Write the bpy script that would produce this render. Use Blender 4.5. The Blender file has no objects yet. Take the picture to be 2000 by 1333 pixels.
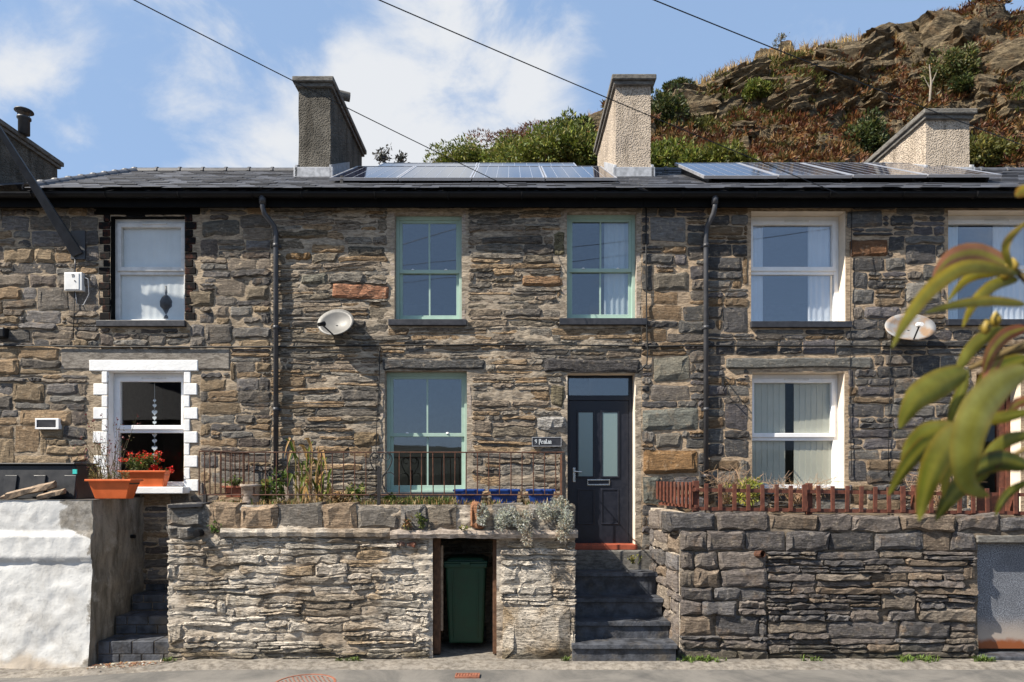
import bpy, math, random
from mathutils import Vector, noise, Matrix, Quaternion

sc = bpy.context.scene
COL = sc.collection
rad = math.radians
# ------------------------------------------------------------------ camera, sky, sun, exposure
D, F, EYE, VX, VY = 9.0, 1278.0, 2.2, 1000.0, 930.0
cam = bpy.data.cameras.new('camera'); camo = bpy.data.objects.new('camera', cam); COL.objects.link(camo)
camo.location = (0, -D, EYE); camo.rotation_euler = (rad(90), 0, 0)
cam.sensor_width = 36; cam.lens = F / 2000 * 36; cam.shift_y = (VY - 666.5) / 2000
cam.clip_start = 0.05; cam.clip_end = 2000
cam.dof.use_dof = True; cam.dof.focus_distance = 9.0; cam.dof.aperture_fstop = 3.6
sc.camera = camo
SUN_AZ, SUN_EL = 66.0, 46.0           # azimuth to the left of the facade's normal
to_sun = Vector((-math.sin(rad(SUN_AZ)) * math.cos(rad(SUN_EL)), -math.cos(rad(SUN_AZ)) * math.cos(rad(SUN_EL)), math.sin(rad(SUN_EL))))
sl = bpy.data.lights.new('sun', 'SUN'); slo = bpy.data.objects.new('sun', sl); COL.objects.link(slo)
sl.energy = 5.0; sl.angle = rad(0.5); sl.color = (1.0, 0.92, 0.80)
slo.rotation_euler = (-to_sun).to_track_quat('-Z', 'Y').to_euler(); slo.location = (-20, -10, 30)
sc.view_settings.view_transform = 'Standard'; sc.view_settings.look = 'None'
sc.view_settings.exposure = 0.98; sc.view_settings.gamma = 1.0
try: sc.view_settings.use_curve_mapping = False
except Exception: pass
sc.cycles.max_bounces = 6; sc.cycles.diffuse_bounces = 3; sc.cycles.transparent_max_bounces = 12
sc.cycles.use_denoising = True

world = bpy.data.worlds.new('World'); sc.world = world; world.use_nodes = True
wn = world.node_tree; wn.nodes.clear(); WL = wn.links.new
def wnode(t, **k):
    n = wn.nodes.new(t)
    for a, b in k.items(): setattr(n, a, b)
    return n
def wmath(op, a, b=None, clamp=False):
    n = wnode('ShaderNodeMath', operation=op, use_clamp=clamp)
    for i, v in enumerate((a, b)):
        if v is None: continue
        if isinstance(v, (int, float)): n.inputs[i].default_value = v
        else: WL(v, n.inputs[i])
    return n.outputs[0]
sky = wnode('ShaderNodeTexSky', sky_type='NISHITA'); sky.sun_disc = False
sky.sun_elevation = rad(SUN_EL); sky.sun_rotation = rad(180 + SUN_AZ)
sky.air_density = 1.0; sky.dust_density = 0.9; sky.ozone_density = 1.3; sky.altitude = 200
tc = wnode('ShaderNodeTexCoord')
dirn = tc.outputs['Generated']
mp = wnode('ShaderNodeMapping'); mp.inputs['Scale'].default_value = (1.0, 1.0, 1.5); mp.inputs['Rotation'].default_value = (0.1, 0.25, 0.0)
WL(dirn, mp.inputs['Vector'])
nz = wnode('ShaderNodeTexNoise'); nz.inputs['Scale'].default_value = 5.2; nz.inputs['Detail'].default_value = 9; nz.inputs['Roughness'].default_value = 0.60; nz.inputs['Distortion'].default_value = 0.35
WL(mp.outputs[0], nz.inputs['Vector'])
nz2 = wnode('ShaderNodeTexNoise'); nz2.inputs['Scale'].default_value = 1.7; nz2.inputs['Detail'].default_value = 3
WL(dirn, nz2.inputs['Vector'])
bias = wmath('MULTIPLY', wmath('SUBTRACT', nz2.outputs['Fac'], 0.53), 0.55)
for (px, py, rdeg, amp) in ((320, 185, 11, .10), (860, 235, 14, .155), (690, 220, 8, .08), (0, 30, 6, .10), (-20, 230, 7, .16), (1560, 60, 19, -.12), (490, 100, 6, -.10), (200, 60, 6, -.08), (180, 320, 6, -.06)):
    v = Vector(((px - VX) / F, 1, (VY - py) / F)).normalized()
    dt = wnode('ShaderNodeVectorMath', operation='DOT_PRODUCT'); dt.inputs[1].default_value = v
    nv = wnode('ShaderNodeVectorMath', operation='NORMALIZE'); WL(dirn, nv.inputs[0]); WL(nv.outputs[0], dt.inputs[0])
    mr = wnode('ShaderNodeMapRange', interpolation_type='SMOOTHSTEP')
    mr.inputs['From Min'].default_value = math.cos(rad(rdeg)); mr.inputs['From Max'].default_value = 1.0
    mr.inputs['To Min'].default_value = 0.0; mr.inputs['To Max'].default_value = amp
    WL(dt.outputs['Value'], mr.inputs['Value'])
    bias = wmath('ADD', bias, mr.outputs[0])
cl = wmath('ADD', nz.outputs['Fac'], bias)
cr = wnode('ShaderNodeMapRange', interpolation_type='SMOOTHSTEP')
cr.inputs['From Min'].default_value = 0.52; cr.inputs['From Max'].default_value = 0.80
cr.inputs['To Min'].default_value = 0.0; cr.inputs['To Max'].default_value = 0.97
WL(cl, cr.inputs['Value'])
mixc = wnode('ShaderNodeMix', data_type='RGBA')
veil = wnode('ShaderNodeMix', data_type='RGBA'); veil.inputs[0].default_value = 0.6
WL(sky.outputs[0], veil.inputs[6]); veil.inputs[7].default_value = (4.2, 6.2, 9.6, 1)
WL(cr.outputs[0], mixc.inputs[0]); WL(veil.outputs[2], mixc.inputs[6]); mixc.inputs[7].default_value = (7.6, 7.8, 8.1, 1)
bg = wnode('ShaderNodeBackground'); bg.inputs['Strength'].default_value = 0.055
wo = wnode('ShaderNodeOutputWorld')
WL(mixc.outputs[2], bg.inputs['Color']); WL(bg.outputs[0], wo.inputs['Surface'])

# ------------------------------------------------------------------ helpers
def P(px, py, Y):
    s = F / (D + Y); return Vector(((px - VX) / s, Y, EYE - (py - VY) / s))
def S(Y): return F / (D + Y)
def PX(px, Y): return (px - VX) * (D + Y) / F
def PZ(py, Y): return EYE - (py - VY) * (D + Y) / F
def lin(c):
    c = c / 255.0
    return c / 12.92 if c <= 0.04045 else ((c + 0.055) / 1.055) ** 2.4
def rgb(r, g, b): return (lin(r), lin(g), lin(b), 1)
def N3(x, y=0.0, z=0.0): return noise.noise(Vector((x, y, z)))
def FR(x, y=0.0, z=0.0, o=4): return noise.fractal(Vector((x, y, z)), 0.9, 2.1, o)
RG = random.Random(11)
def tag(o, label=None, cat=None, group=None, kind=None):
    if label: o['label'] = label
    if cat: o['category'] = cat
    if group: o['group'] = group
    if kind: o['kind'] = kind
    return o
WLOC = {}
def thing(name, label, cat, loc, group=None):
    o = bpy.data.objects.new(name, None); COL.objects.link(o); o.location = loc; o.empty_display_size = 0.1
    WLOC[o.name] = Vector(loc)
    return tag(o, label, cat, group)
class MB:
    def __init__(s): s.V = []; s.F = []; s.C = []; s.has = False
    def v(s, co, col=None):
        s.V.append(tuple(co)); s.C.append(col or (1, 1, 1, 1))
        if col: s.has = True
        return len(s.V) - 1
    def f(s, *i): s.F.append(tuple(i))
    def box(s, x0, x1, y0, y1, z0, z1, col=None):
        i = [s.v((x, y, z), col) for z in (z0, z1) for y in (y0, y1) for x in (x0, x1)]
        for q in ((0, 2, 3, 1), (4, 5, 7, 6), (0, 1, 5, 4), (2, 6, 7, 3), (0, 4, 6, 2), (1, 3, 7, 5)): s.f(*[i[k] for k in q])
    def hexa(s, pts, col=None):      # 8 points: bottom 4 (ccw), top 4
        i = [s.v(p, col) for p in pts]
        for q in ((3, 2, 1, 0), (4, 5, 6, 7), (0, 1, 5, 4), (1, 2, 6, 5), (2, 3, 7, 6), (3, 0, 4, 7)): s.f(*[i[k] for k in q])
    def tube(s, pts, r, n=8, col=None, caps=True):
        pts = [Vector(p) for p in pts]; m = len(pts)
        rr = r if isinstance(r, (list, tuple)) else [r] * m
        rings = []; up = None
        for k in range(m):
            t = (pts[min(k + 1, m - 1)] - pts[max(k - 1, 0)]).normalized()
            if up is None:
                up = Vector((0, 0, 1)) if abs(t.z) < 0.9 else Vector((0, 1, 0))
            a = t.cross(up)
            if a.length < 1e-4: a = t.cross(Vector((1, 0, 0)))
            a.normalize(); b = a.cross(t).normalized(); up = b
            rings.append([s.v(pts[k] + (a * math.cos(2 * math.pi * j / n) + b * math.sin(2 * math.pi * j / n)) * rr[k], col) for j in range(n)])
        for k in range(m - 1):
            for j in range(n):
                s.f(rings[k][j], rings[k][(j + 1) % n], rings[k + 1][(j + 1) % n], rings[k + 1][j])
        if caps: s.f(*reversed(rings[0])); s.f(*rings[-1])
    def lathe(s, c, prof, n=20, col=None, cap=True):
        c = Vector(c); rings = []
        for (r, z) in prof:
            rings.append([s.v(c + Vector((r * math.cos(2 * math.pi * j / n), r * math.sin(2 * math.pi * j / n), z)), col) for j in range(n)])
        for k in range(len(prof) - 1):
            for j in range(n): s.f(rings[k][j], rings[k][(j + 1) % n], rings[k + 1][(j + 1) % n], rings[k + 1][j])
        if cap: s.f(*reversed(rings[0])); s.f(*rings[-1])
    def ring(s, x0, x1, z0, z1, wl, wr, wb, wt, y0, y1, col=None):   # rectangular frame, connected
        o = ((x0, z0), (x1, z0), (x1, z1), (x0, z1)); n = ((x0 + wl, z0 + wb), (x1 - wr, z0 + wb), (x1 - wr, z1 - wt), (x0 + wl, z1 - wt))
        a = [s.v((p[0], y0, p[1]), col) for p in o]; b = [s.v((p[0], y0, p[1]), col) for p in n]
        c = [s.v((p[0], y1, p[1]), col) for p in o]; d = [s.v((p[0], y1, p[1]), col) for p in n]
        for k in range(4):
            j = (k + 1) % 4
            s.f(a[k], a[j], b[j], b[k]); s.f(c[j], c[k], d[k], d[j]); s.f(a[j], a[k], c[k], c[j]); s.f(b[k], b[j], d[j], d[k])
    def leaf(s, p, d, nrm, L, w, col):      # 4-vert leaf folded along nothing
        d = d.normalized(); q = d.cross(nrm)
        if q.length < 1e-4: q = d.cross(Vector((0.3, 0.5, 0.8)))
        q.normalize()
        a = s.v(p, col); b = s.v(p + d * L * .45 + q * w * .5, col); c = s.v(p + d * L, col); e = s.v(p + d * L * .45 - q * w * .5, col)
        s.f(a, b, c, e)
    def build(s, name, mat, parent=None, origin=None, smooth=False, bevel=0, kind=None, label=None, weld=False):
        if origin is None:
            if parent is not None and not s.V: origin = Vector()
            else:
                mn = [min(v[k] for v in s.V) for k in range(3)]; mx = [max(v[k] for v in s.V) for k in range(3)]
                origin = Vector(((mn[0] + mx[0]) / 2, (mn[1] + mx[1]) / 2, mn[2]))
        origin = Vector(origin)
        me = bpy.data.meshes.new(name)
        ox, oy, oz = origin
        me.from_pydata([(x - ox, y - oy, z - oz) for x, y, z in s.V], [], s.F)
        if s.has:
            at = me.color_attributes.new('col', 'FLOAT_COLOR', 'POINT')
            at.data.foreach_set('color', [c for q in s.C for c in q])
        if smooth: me.polygons.foreach_set('use_smooth', [True] * len(me.polygons))
        me.materials.append(mat); me.update()
        o = bpy.data.objects.new(name, me); COL.objects.link(o)
        WLOC[o.name] = origin
        if parent is not None:
            o.parent = parent; o.location = origin - WLOC[parent.name]
        else: o.location = origin
        if bevel:
            b = o.modifiers.new('bevel', 'BEVEL'); b.width = bevel; b.segments = 2; b.limit_method = 'ANGLE'
        if kind: o['kind'] = kind
        if label: o['label'] = label
        return o

# ------------------------------------------------------------------ materials
class NT:
    def __init__(s, name):
        s.m = bpy.data.materials.new(name); s.m.use_nodes = True; s.t = s.m.node_tree; s.L = s.t.links.new
        s.b = s.t.nodes['Principled BSDF']; s.out = s.t.nodes['Material Output']
    def n(s, t, **k):
        x = s.t.nodes.new(t)
        for a, b in k.items():
            if a.startswith('i_'):
                x.inputs[a[2:].replace('_', ' ')].default_value = b
            else: setattr(x, a, b)
        return x
    def set(s, sock, v):
        if isinstance(v, (int, float, tuple, list)): sock.default_value = v
        else: s.L(v, sock)
    def pos(s, scale=(1, 1, 1), rot=(0, 0, 0)):
        g = s.n('ShaderNodeNewGeometry'); m = s.n('ShaderNodeMapping'); m.inputs['Scale'].default_value = scale; m.inputs['Rotation'].default_value = rot
        s.L(g.outputs['Position'], m.inputs['Vector']); return m.outputs[0]
    def noise(s, vec, scale, detail=5, rough=.6, dist=0.0):
        x = s.n('ShaderNodeTexNoise'); x.inputs['Scale'].default_value = scale; x.inputs['Detail'].default_value = detail
        x.inputs['Roughness'].default_value = rough; x.inputs['Distortion'].default_value = dist
        s.L(vec, x.inputs['Vector']); return x.outputs['Fac']
    def ramp(s, fac, a, b, lo=0.0, hi=1.0):
        x = s.n('ShaderNodeMapRange', interpolation_type='SMOOTHSTEP'); x.inputs['From Min'].default_value = a; x.inputs['From Max'].default_value = b
        x.inputs['To Min'].default_value = lo; x.inputs['To Max'].default_value = hi
        s.L(fac, x.inputs['Value']); return x.outputs[0]
    def mix(s, fac, a, b, mode='MIX'):
        x = s.n('ShaderNodeMix', data_type='RGBA', blend_type=mode)
        s.set(x.inputs[0], fac); s.set(x.inputs[6], a); s.set(x.inputs[7], b); return x.outputs[2]
    def math(s, op, a, b=0.0, clamp=False):
        x = s.n('ShaderNodeMath', operation=op, use_clamp=clamp); s.set(x.inputs[0], a); s.set(x.inputs[1], b); return x.outputs[0]
    def bump(s, h, strength=.5, dist=.01, chain=None):
        x = s.n('ShaderNodeBump'); x.inputs['Strength'].default_value = strength; x.inputs['Distance'].default_value = dist
        s.L(h, x.inputs['Height'])
        if chain: s.L(chain, x.inputs['Normal'])
        return x.outputs['Normal']
    def done(s, color=None, rough=None, normal=None, metal=None, spec=None):
        if color is not None: s.set(s.b.inputs['Base Color'], color)
        if rough is not None: s.set(s.b.inputs['Roughness'], rough)
        if normal is not None: s.L(normal, s.b.inputs['Normal'])
        if metal is not None: s.b.inputs['Metallic'].default_value = metal
        if spec is not None: s.b.inputs['Specular IOR Level'].default_value = spec
        return s.m
def plain(name, c, rough=.6, var=.25, scale=12, metal=0, spec=.4, bs=.15, bd=.004, dirt=0.0):
    t = NT(name); p = t.pos(); n = t.noise(p, scale, 6, .6)
    d = tuple(x * (1 - var) for x in c[:3]) + (1,); e = tuple(min(1, x * (1 + var)) for x in c[:3]) + (1,)
    col = t.mix(t.ramp(n, .3, .7), d, e)
    if dirt:
        col = t.mix(t.ramp(t.noise(p, 3.1, 7, .65), .5, .72, 0, dirt), col, (.12, .1, .075, 1))
    return t.done(col, t.ramp(n, .2, .8, max(.03, rough - .1), min(1, rough + .1)), t.bump(t.noise(p, scale * 5, 4), bs, bd), metal, spec)
def stone_mat(name, layer=1.0, white=0.0, moss=0.0, bstr=1.0):
    t = NT(name); a = t.n('ShaderNodeAttribute', attribute_name='col')
    pl = t.pos((1.0, 1.0, 5.5), (0, rad(4), 0)); p = t.pos()
    n1 = t.noise(pl, 9, 8, .68, .5); n2 = t.noise(p, 38, 6, .7); n3 = t.noise(p, 4.5, 6, .65); n4 = t.noise(p, 16, 8, .72)
    col = t.mix(t.ramp(n1, .36, .70, 0, .7), a.outputs['Color'], (.36, .34, .32, 1), 'MULTIPLY')
    col = t.mix(t.ramp(n4, .52, .75, 0, .6), col, (.50, .42, .31, 1))
    col = t.mix(t.ramp(n3, .55, .72, 0, .32), col, (.28, .165, .075, 1))
    col = t.mix(t.ramp(n2, .35, .75, 0, .65), col, (.45, .44, .42, 1), 'OVERLAY')
    if white:
        wv = t.noise(p, 1.5, 7, .62, .5)
        col = t.mix(t.ramp(wv, .39, .58, 0, .80 * white), col, (.66, .60, .51, 1))
    if moss: col = t.mix(t.ramp(t.noise(p, 7, 7, .7), .62, .75, 0, moss), col, (.10, .11, .04, 1))
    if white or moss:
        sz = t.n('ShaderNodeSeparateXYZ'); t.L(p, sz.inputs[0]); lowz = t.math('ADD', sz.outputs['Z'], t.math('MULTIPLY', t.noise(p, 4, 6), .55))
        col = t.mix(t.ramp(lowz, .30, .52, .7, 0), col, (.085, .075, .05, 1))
    pc = t.pos((1.0, 1.0, 7.0), (0, rad(-3), 0)); nc = t.noise(pc, 6.5, 6, .6, .9)
    crack = t.ramp(t.math('ABSOLUTE', t.math('SUBTRACT', nc, .5)), .0, .03, .7 * layer, 0)
    col = t.mix(crack, col, (.025, .022, .02, 1))
    h = t.math('SUBTRACT', t.math('ADD', t.math('MULTIPLY', n1, layer), t.math('MULTIPLY', n4, 1.25 - .6 * layer)), t.math('MULTIPLY', crack, .35))
    nb = t.bump(h, .85 * bstr, .028); nb = t.bump(n2, .5 * bstr, .007, nb)
    return t.done(col, .88, nb, 0, .25)
def mortar_mat(name, c, c2, bd=.02, lime=0):
    t = NT(name); p = t.pos(); pl = t.pos((1, 1, 3.0))
    n1 = t.noise(p, 3.2, 7, .65); n2 = t.noise(pl, 13, 8, .7); n3 = t.noise(p, 70, 5, .7)
    col = t.mix(t.ramp(n1, .35, .68), c, c2)
    if lime: col = t.mix(t.ramp(t.noise(p, 1.5, 7, .62, .5), .39, .58, 0, .8), col, (.66, .60, .51, 1))
    col = t.mix(t.ramp(n2, .35, .62, .75, 0), col, (.34, .32, .30, 1), 'MULTIPLY')
    col = t.mix(t.ramp(n3, .3, .8, 0, .6), col, (.42, .4, .38, 1), 'OVERLAY')
    return t.done(col, .95, t.bump(n3, .5, .005, t.bump(n2, .8, bd)), 0, .2)
M = {}
M['stone'] = stone_mat('split_slate_stone', .6)
M['stone_mid'] = stone_mat('thin_bedded_stone', 1.3)
M['stone_dark'] = stone_mat('dark_coursed_stone', .5)
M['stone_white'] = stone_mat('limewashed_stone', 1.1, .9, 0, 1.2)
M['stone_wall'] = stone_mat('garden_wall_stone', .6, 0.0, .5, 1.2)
M['mortar_left'] = mortar_mat('tan_mortar', (.50, .40, .285, 1), (.36, .295, .22, 1))
M['mortar_mid'] = mortar_mat('grey_buff_mortar', (.50, .42, .32, 1), (.36, .305, .24, 1), .026)
M['mortar_right'] = mortar_mat('light_tan_mortar', (.54, .41, .28, 1), (.40, .31, .22, 1))
M['mortar_white'] = mortar_mat('limewashed_mortar', (.48, .40, .31, 1), (.32, .26, .195, 1), .03, 1)
M['mortar_garden'] = mortar_mat('brown_mortar', (.24, .195, .145, 1), (.15, .125, .10, 1), .03)
M['cement'] = mortar_mat('cement_render', (.47, .40, .34, 1), (.38, .32, .27, 1), .01)
M['lintel_grey'] = mortar_mat('weathered_lintel', (.33, .30, .26, 1), (.22, .20, .175, 1), .012)
M['cement_grey'] = mortar_mat('grey_cement', (.22, .21, .19, 1), (.15, .145, .135, 1), .012)
M['cream'] = plain('cream_masonry_paint', (.72, .62, .50, 1), .7, .08, 6, bs=.2)
M['white_paint'] = plain('white_masonry_paint', (.80, .80, .79, 1), .6, .05, 8, bs=.35, bd=.01)
M['slate'] = plain('roof_slate', (.062, .064, .072, 1), .55, .35, 9, bs=.3)
M['slate_sill'] = plain('dark_slate_sill', (.028, .029, .035, 1), .5, .3, 14)
M['slate_step'] = plain('blue_slate_step', (.052, .056, .066, 1), .6, .6, 7, bs=.6, bd=.012, dirt=.75)
M['black_paint'] = plain('black_paint', (.005, .005, .005, 1), .7, .4, 6, spec=.08)
M['gutter'] = plain('black_plastic_gutter', (.009, .009, .010, 1), .45, .3, 5, spec=.2)
M['pipe'] = plain('grey_plastic_pipe', (.055, .056, .062, 1), .38, .2, 5)
M['sage'] = plain('sage_green_paint', (.33, .45, .385, 1), .45, .05, 10, bs=.05)
M['upvc'] = plain('white_plastic', (.80, .80, .80, 1), .35, .05, 7, bs=.04)
M['upvc_old'] = plain('aged_white_plastic', (.66, .65, .63, 1), .5, .12, 7, bs=.1, dirt=.25)
M['door'] = plain('anthracite_door', (.011, .0125, .020, 1), .42, .15, 20, bs=.1)
M['chrome'] = plain('brushed_chrome', (.6, .6, .6, 1), .25, .05, 20, 1)
M['rust'] = plain('rusty_iron', (.075, .032, .018, 1), .8, .6, 25, bs=.4)
M['dark_iron'] = plain('dark_iron', (.02, .018, .018, 1), .6, .4, 25, bs=.3)
M['wood_red'] = plain('red_brown_stained_wood', (.105, .034, .02, 1), .7, .35, 14, bs=.35, dirt=.3)
M['wood_old'] = plain('weathered_wood', (.26, .19, .13, 1), .85, .4, 18, bs=.5)
M['wood_dark'] = plain('brown_door_timber', (.11, .055, .03, 1), .8, .4, 18, bs=.4)
M['terracotta'] = plain('orange_plastic_pot', (.62, .125, .03, 1), .5, .12, 7, bs=.08)
M['blue'] = plain('blue_plastic_tub', (.012, .05, .22, 1), .45, .2, 8, bs=.08, dirt=.3)
M['bin'] = plain('green_bin_plastic', (.008, .042, .021, 1), .5, .15, 8, bs=.08)
M['black_plastic'] = plain('black_box_plastic', (.012, .013, .016, 1), .5, .3, 8, bs=.1, dirt=.12)
M['cyan'] = plain('turquoise_sticker', (.05, .55, .5, 1), .5, .05)
M['dish'] = plain('grey_dish_metal', (.155, .15, .14, 1), .5, .08, 9, dirt=.3)
M['lead'] = plain('lead_flashing', (.35, .36, .38, 1), .5, .25, 14, bs=.3)
M['red_tile'] = plain('red_ridge_tile', (.30, .085, .045, 1), .8, .25, 10)
M['orange_paint'] = plain('red_oxide_paint', (.30, .07, .035, 1), .6, .2, 15)
M['soil'] = plain('dry_soil', (.11, .08, .05, 1), .95, .5, 10, bs=.8, bd=.03)
M['room'] = plain('interior_wall', (.22, .21, .20, 1), .9, .1)
M['net'] = plain('net_curtain', (.74, .75, .75, 1), .9, .05, 3, bs=.05)
M['curtain'] = plain('pale_grey_curtain', (.80, .79, .83, 1), .9, .06, 3, bs=.05)
M['blind'] = plain('beige_blind', (.50, .49, .41, 1), .8, .06, 3, bs=.05)
M['alu'] = plain('panel_frame_alloy', (.60, .60, .62, 1), .35, .06, 8, .7)
M['cable'] = plain('black_cable', (.012, .012, .012, 1), .6, .1)
M['white_box'] = plain('white_meter_plastic', (.72, .72, .70, 1), .5, .06)
M['sticker_white'] = plain('white_lettering', (.72, .76, .78, 1), .6, .05)
M['grey_metal'] = plain('grey_painted_steel', (.045, .047, .052, 1), .5, .2, 9)
M['bud'] = plain('yellow_bud', (.30, .21, .03, 1), .6, .3)
def glass_mat(name, ior=2.3, tint=(.82, .86, .86, 1)):
    t = NT(name); t.t.nodes.remove(t.b)
    ge = t.n('ShaderNodeNewGeometry'); dp = t.n('ShaderNodeVectorMath', operation='DOT_PRODUCT'); t.L(ge.outputs['Incoming'], dp.inputs[0]); t.L(ge.outputs['Normal'], dp.inputs[1])
    fz_ = t.math('POWER', t.math('SUBTRACT', 1.0, t.math('ABSOLUTE', dp.outputs['Value'])), 5.0)
    fr = t.n('ShaderNodeMath', operation='ADD'); t.L(t.math('MULTIPLY', fz_, .8), fr.inputs[0]); fr.inputs[1].default_value = ior
    g = t.n('ShaderNodeBsdfGlossy'); g.inputs['Roughness'].default_value = .015; g.inputs['Color'].default_value = (.95, .96, 1, 1)
    tr = t.n('ShaderNodeBsdfTransparent'); tr.inputs['Color'].default_value = tint
    nb = t.bump(t.noise(t.pos(), 1.3, 2), .12, .01); t.L(nb, g.inputs['Normal'])
    mx = t.n('ShaderNodeMixShader'); t.L(fr.outputs[0], mx.inputs[0]); t.L(tr.outputs[0], mx.inputs[1]); t.L(g.outputs[0], mx.inputs[2])
    t.L(mx.outputs[0], t.out.inputs['Surface']); return t.m
M['glass'] = glass_mat('window_glass', .115); M['glass_grey'] = glass_mat('grey_glass', .15, (.9, .92, .92, 1)); M['glass_clear'] = glass_mat('clear_glass', .02, (.95, .96, .96, 1))
def frosted():
    t = NT('frosted_glass'); return t.done((.16, .22, .22, 1), .2, t.bump(t.noise(t.pos(), 60, 3), .25, .003), 0, .9)
M['frosted'] = frosted()
def solar():
    t = NT('solar_cells'); p = t.pos()
    return t.done(t.mix(t.ramp(t.noise(p, 3), .3, .7), (.010, .013, .03, 1), (.016, .02, .04, 1)), .06, None, 0, .7)
M['solar'] = solar()
def pebble(name, c, c2):
    t = NT(name); p = t.pos(); v = t.n('ShaderNodeTexVoronoi'); v.inputs['Scale'].default_value = 42; t.L(p, v.inputs['Vector'])
    n = t.noise(p, 2.5, 6, .6); n2 = t.noise(p, 60, 4, .7)
    col = t.mix(t.ramp(n, .35, .7), c, c2); col = t.mix(t.ramp(n2, .4, .7, 0, .6), col, (.25, .24, .22, 1), 'MULTIPLY')
    stv = t.noise(t.pos((3.5, 3.5, .45)), 1.6, 6, .6); col = t.mix(t.ramp(stv, .5, .68, 0, .55), col, (.35, .33, .30, 1), 'MULTIPLY')
    hh = t.ramp(v.outputs['Distance'], 0.0, .6, 1, 0)
    return t.done(col, .95, t.bump(hh, 1.0, .02, t.bump(n2, .6, .01)), 0, .2)
M['pebble_grey'] = pebble('grey_pebbledash', (.17, .155, .13, 1), (.09, .083, .07, 1))
M['pebble_buff'] = pebble('buff_pebbledash', (.56, .47, .37, 1), (.44, .37, .30, 1))
def asphalt():
    t = NT('asphalt'); p = t.pos(); n = t.noise(p, 1.2, 8, .72, .6); n2 = t.noise(p, 150, 4, .7); n3 = t.noise(p, 30, 5, .7)
    col = t.mix(t.ramp(n, .35, .65), (.095, .092, .087, 1), (.175, .165, .15, 1)); col = t.mix(t.ramp(n2, .35, .75, 0, .9), col, (.55, .53, .5, 1), 'OVERLAY')
    return t.done(col, .9, t.bump(n2, .7, .006, t.bump(n3, .3, .01)), 0, .3)
M['asphalt'] = asphalt()
M['apron'] = mortar_mat('worn_concrete_apron', (.27, .245, .21, 1), (.19, .175, .155, 1), .008)
def vcol(name, rough=.6, trans=0.3, spec=.3, sc_=9):
    t = NT(name); a = t.n('ShaderNodeAttribute', attribute_name='col'); n = t.noise(t.pos(), sc_, 5)
    c = t.mix(t.ramp(n, .3, .7, 0, .5), a.outputs['Color'], (.55, .5, .45, 1), 'MULTIPLY')
    t.done(c, rough, None, 0, spec)
    if trans:
        tl = t.n('ShaderNodeBsdfTranslucent'); t.L(c, tl.inputs['Color']); mx = t.n('ShaderNodeMixShader'); mx.inputs[0].default_value = trans
        t.L(t.b.outputs[0], mx.inputs[1]); t.L(tl.outputs[0], mx.inputs[2]); t.L(mx.outputs[0], t.out.inputs['Surface'])
    return t.m
M['leaf'] = vcol('foliage', .55, .25); M['leaf_glossy'] = vcol('glossy_leaf', .45, .45, .35, 45); M['bark'] = vcol('bark', .9, 0)
M['petal'] = vcol('petal', .6, .3); M['plainv'] = vcol('dry_litter', .9, 0)
#---SETTING---
# ------------------------------------------------------------------ ground
def gz(X):
    t = min(1, max(0, (-3.4 - X) / 2.4)); t = t * t * (3 - 2 * t)
    return -0.10 * t
def sheet(name, x0, x1, y0, y1, nx, ny, zf, mat, kind='structure'):
    m = MB(); idx = {}
    for j in range(ny + 1):
        for i in range(nx + 1):
            x = x0 + (x1 - x0) * i / nx; y = y0 + (y1 - y0) * j / ny; idx[i, j] = m.v((x, y, zf(x, y)))
    for j in range(ny):
        for i in range(nx): m.f(idx[i, j], idx[i + 1, j], idx[i + 1, j + 1], idx[i, j + 1])
    return m.build(name, mat, None, (0, 0, 0), True, kind=kind)
sheet('ground', -600, 600, -600, 700, 24, 24, lambda x, y: -0.16 if abs(x) < 60 and -60 < y < 60 else -.25, M['soil'])
sheet('road', -40, 40, -6.2, -1.2, 160, 10, lambda x, y: gz(x) - 0.012 - .02 * abs(y + 3.8) / 2.4, M['asphalt'])
def apron_z(x, y): return gz(x) + .004 + .006 * FR(x * 2, y * 4) - (.05 if y < -1.495 else 0)
sheet('pavement', -40, 40, -1.50, -0.3, 400, 10, apron_z, M['apron'])

# ------------------------------------------------------------------ stone masonry
PAL = {
 'left': [(0.244, 0.201, 0.158), (0.175, 0.155, 0.134), (0.117, 0.109, 0.105), (0.291, 0.218, 0.139), (0.198, 0.183, 0.174), (0.140, 0.115, 0.099), (0.326, 0.229, 0.139), (0.221, 0.207, 0.186)],
 'mid': [(0.332, 0.266, 0.196), (0.268, 0.236, 0.196), (0.217, 0.192, 0.161), (0.369, 0.266, 0.167), (0.293, 0.266, 0.226), (0.179, 0.161, 0.142), (0.394, 0.273, 0.161), (0.305, 0.247, 0.190), (0.242, 0.204, 0.154)],
 'right': [(0.120, 0.116, 0.110), (0.090, 0.088, 0.089), (0.160, 0.139, 0.120), (0.130, 0.120, 0.125), (0.200, 0.145, 0.093), (0.105, 0.100, 0.100), (0.170, 0.160, 0.146), (0.076, 0.073, 0.072), (0.220, 0.150, 0.089)],
 'white': [(0.484, 0.407, 0.318), (0.416, 0.341, 0.257), (0.346, 0.285, 0.216), (0.530, 0.461, 0.381), (0.462, 0.341, 0.216), (0.312, 0.275, 0.226), (0.392, 0.319, 0.226)],
 'garden': [(0.180, 0.155, 0.138), (0.137, 0.125, 0.121), (0.210, 0.177, 0.144), (0.158, 0.150, 0.150), (0.105, 0.099, 0.099), (0.200, 0.155, 0.116), (0.168, 0.145, 0.132)],
}
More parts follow.
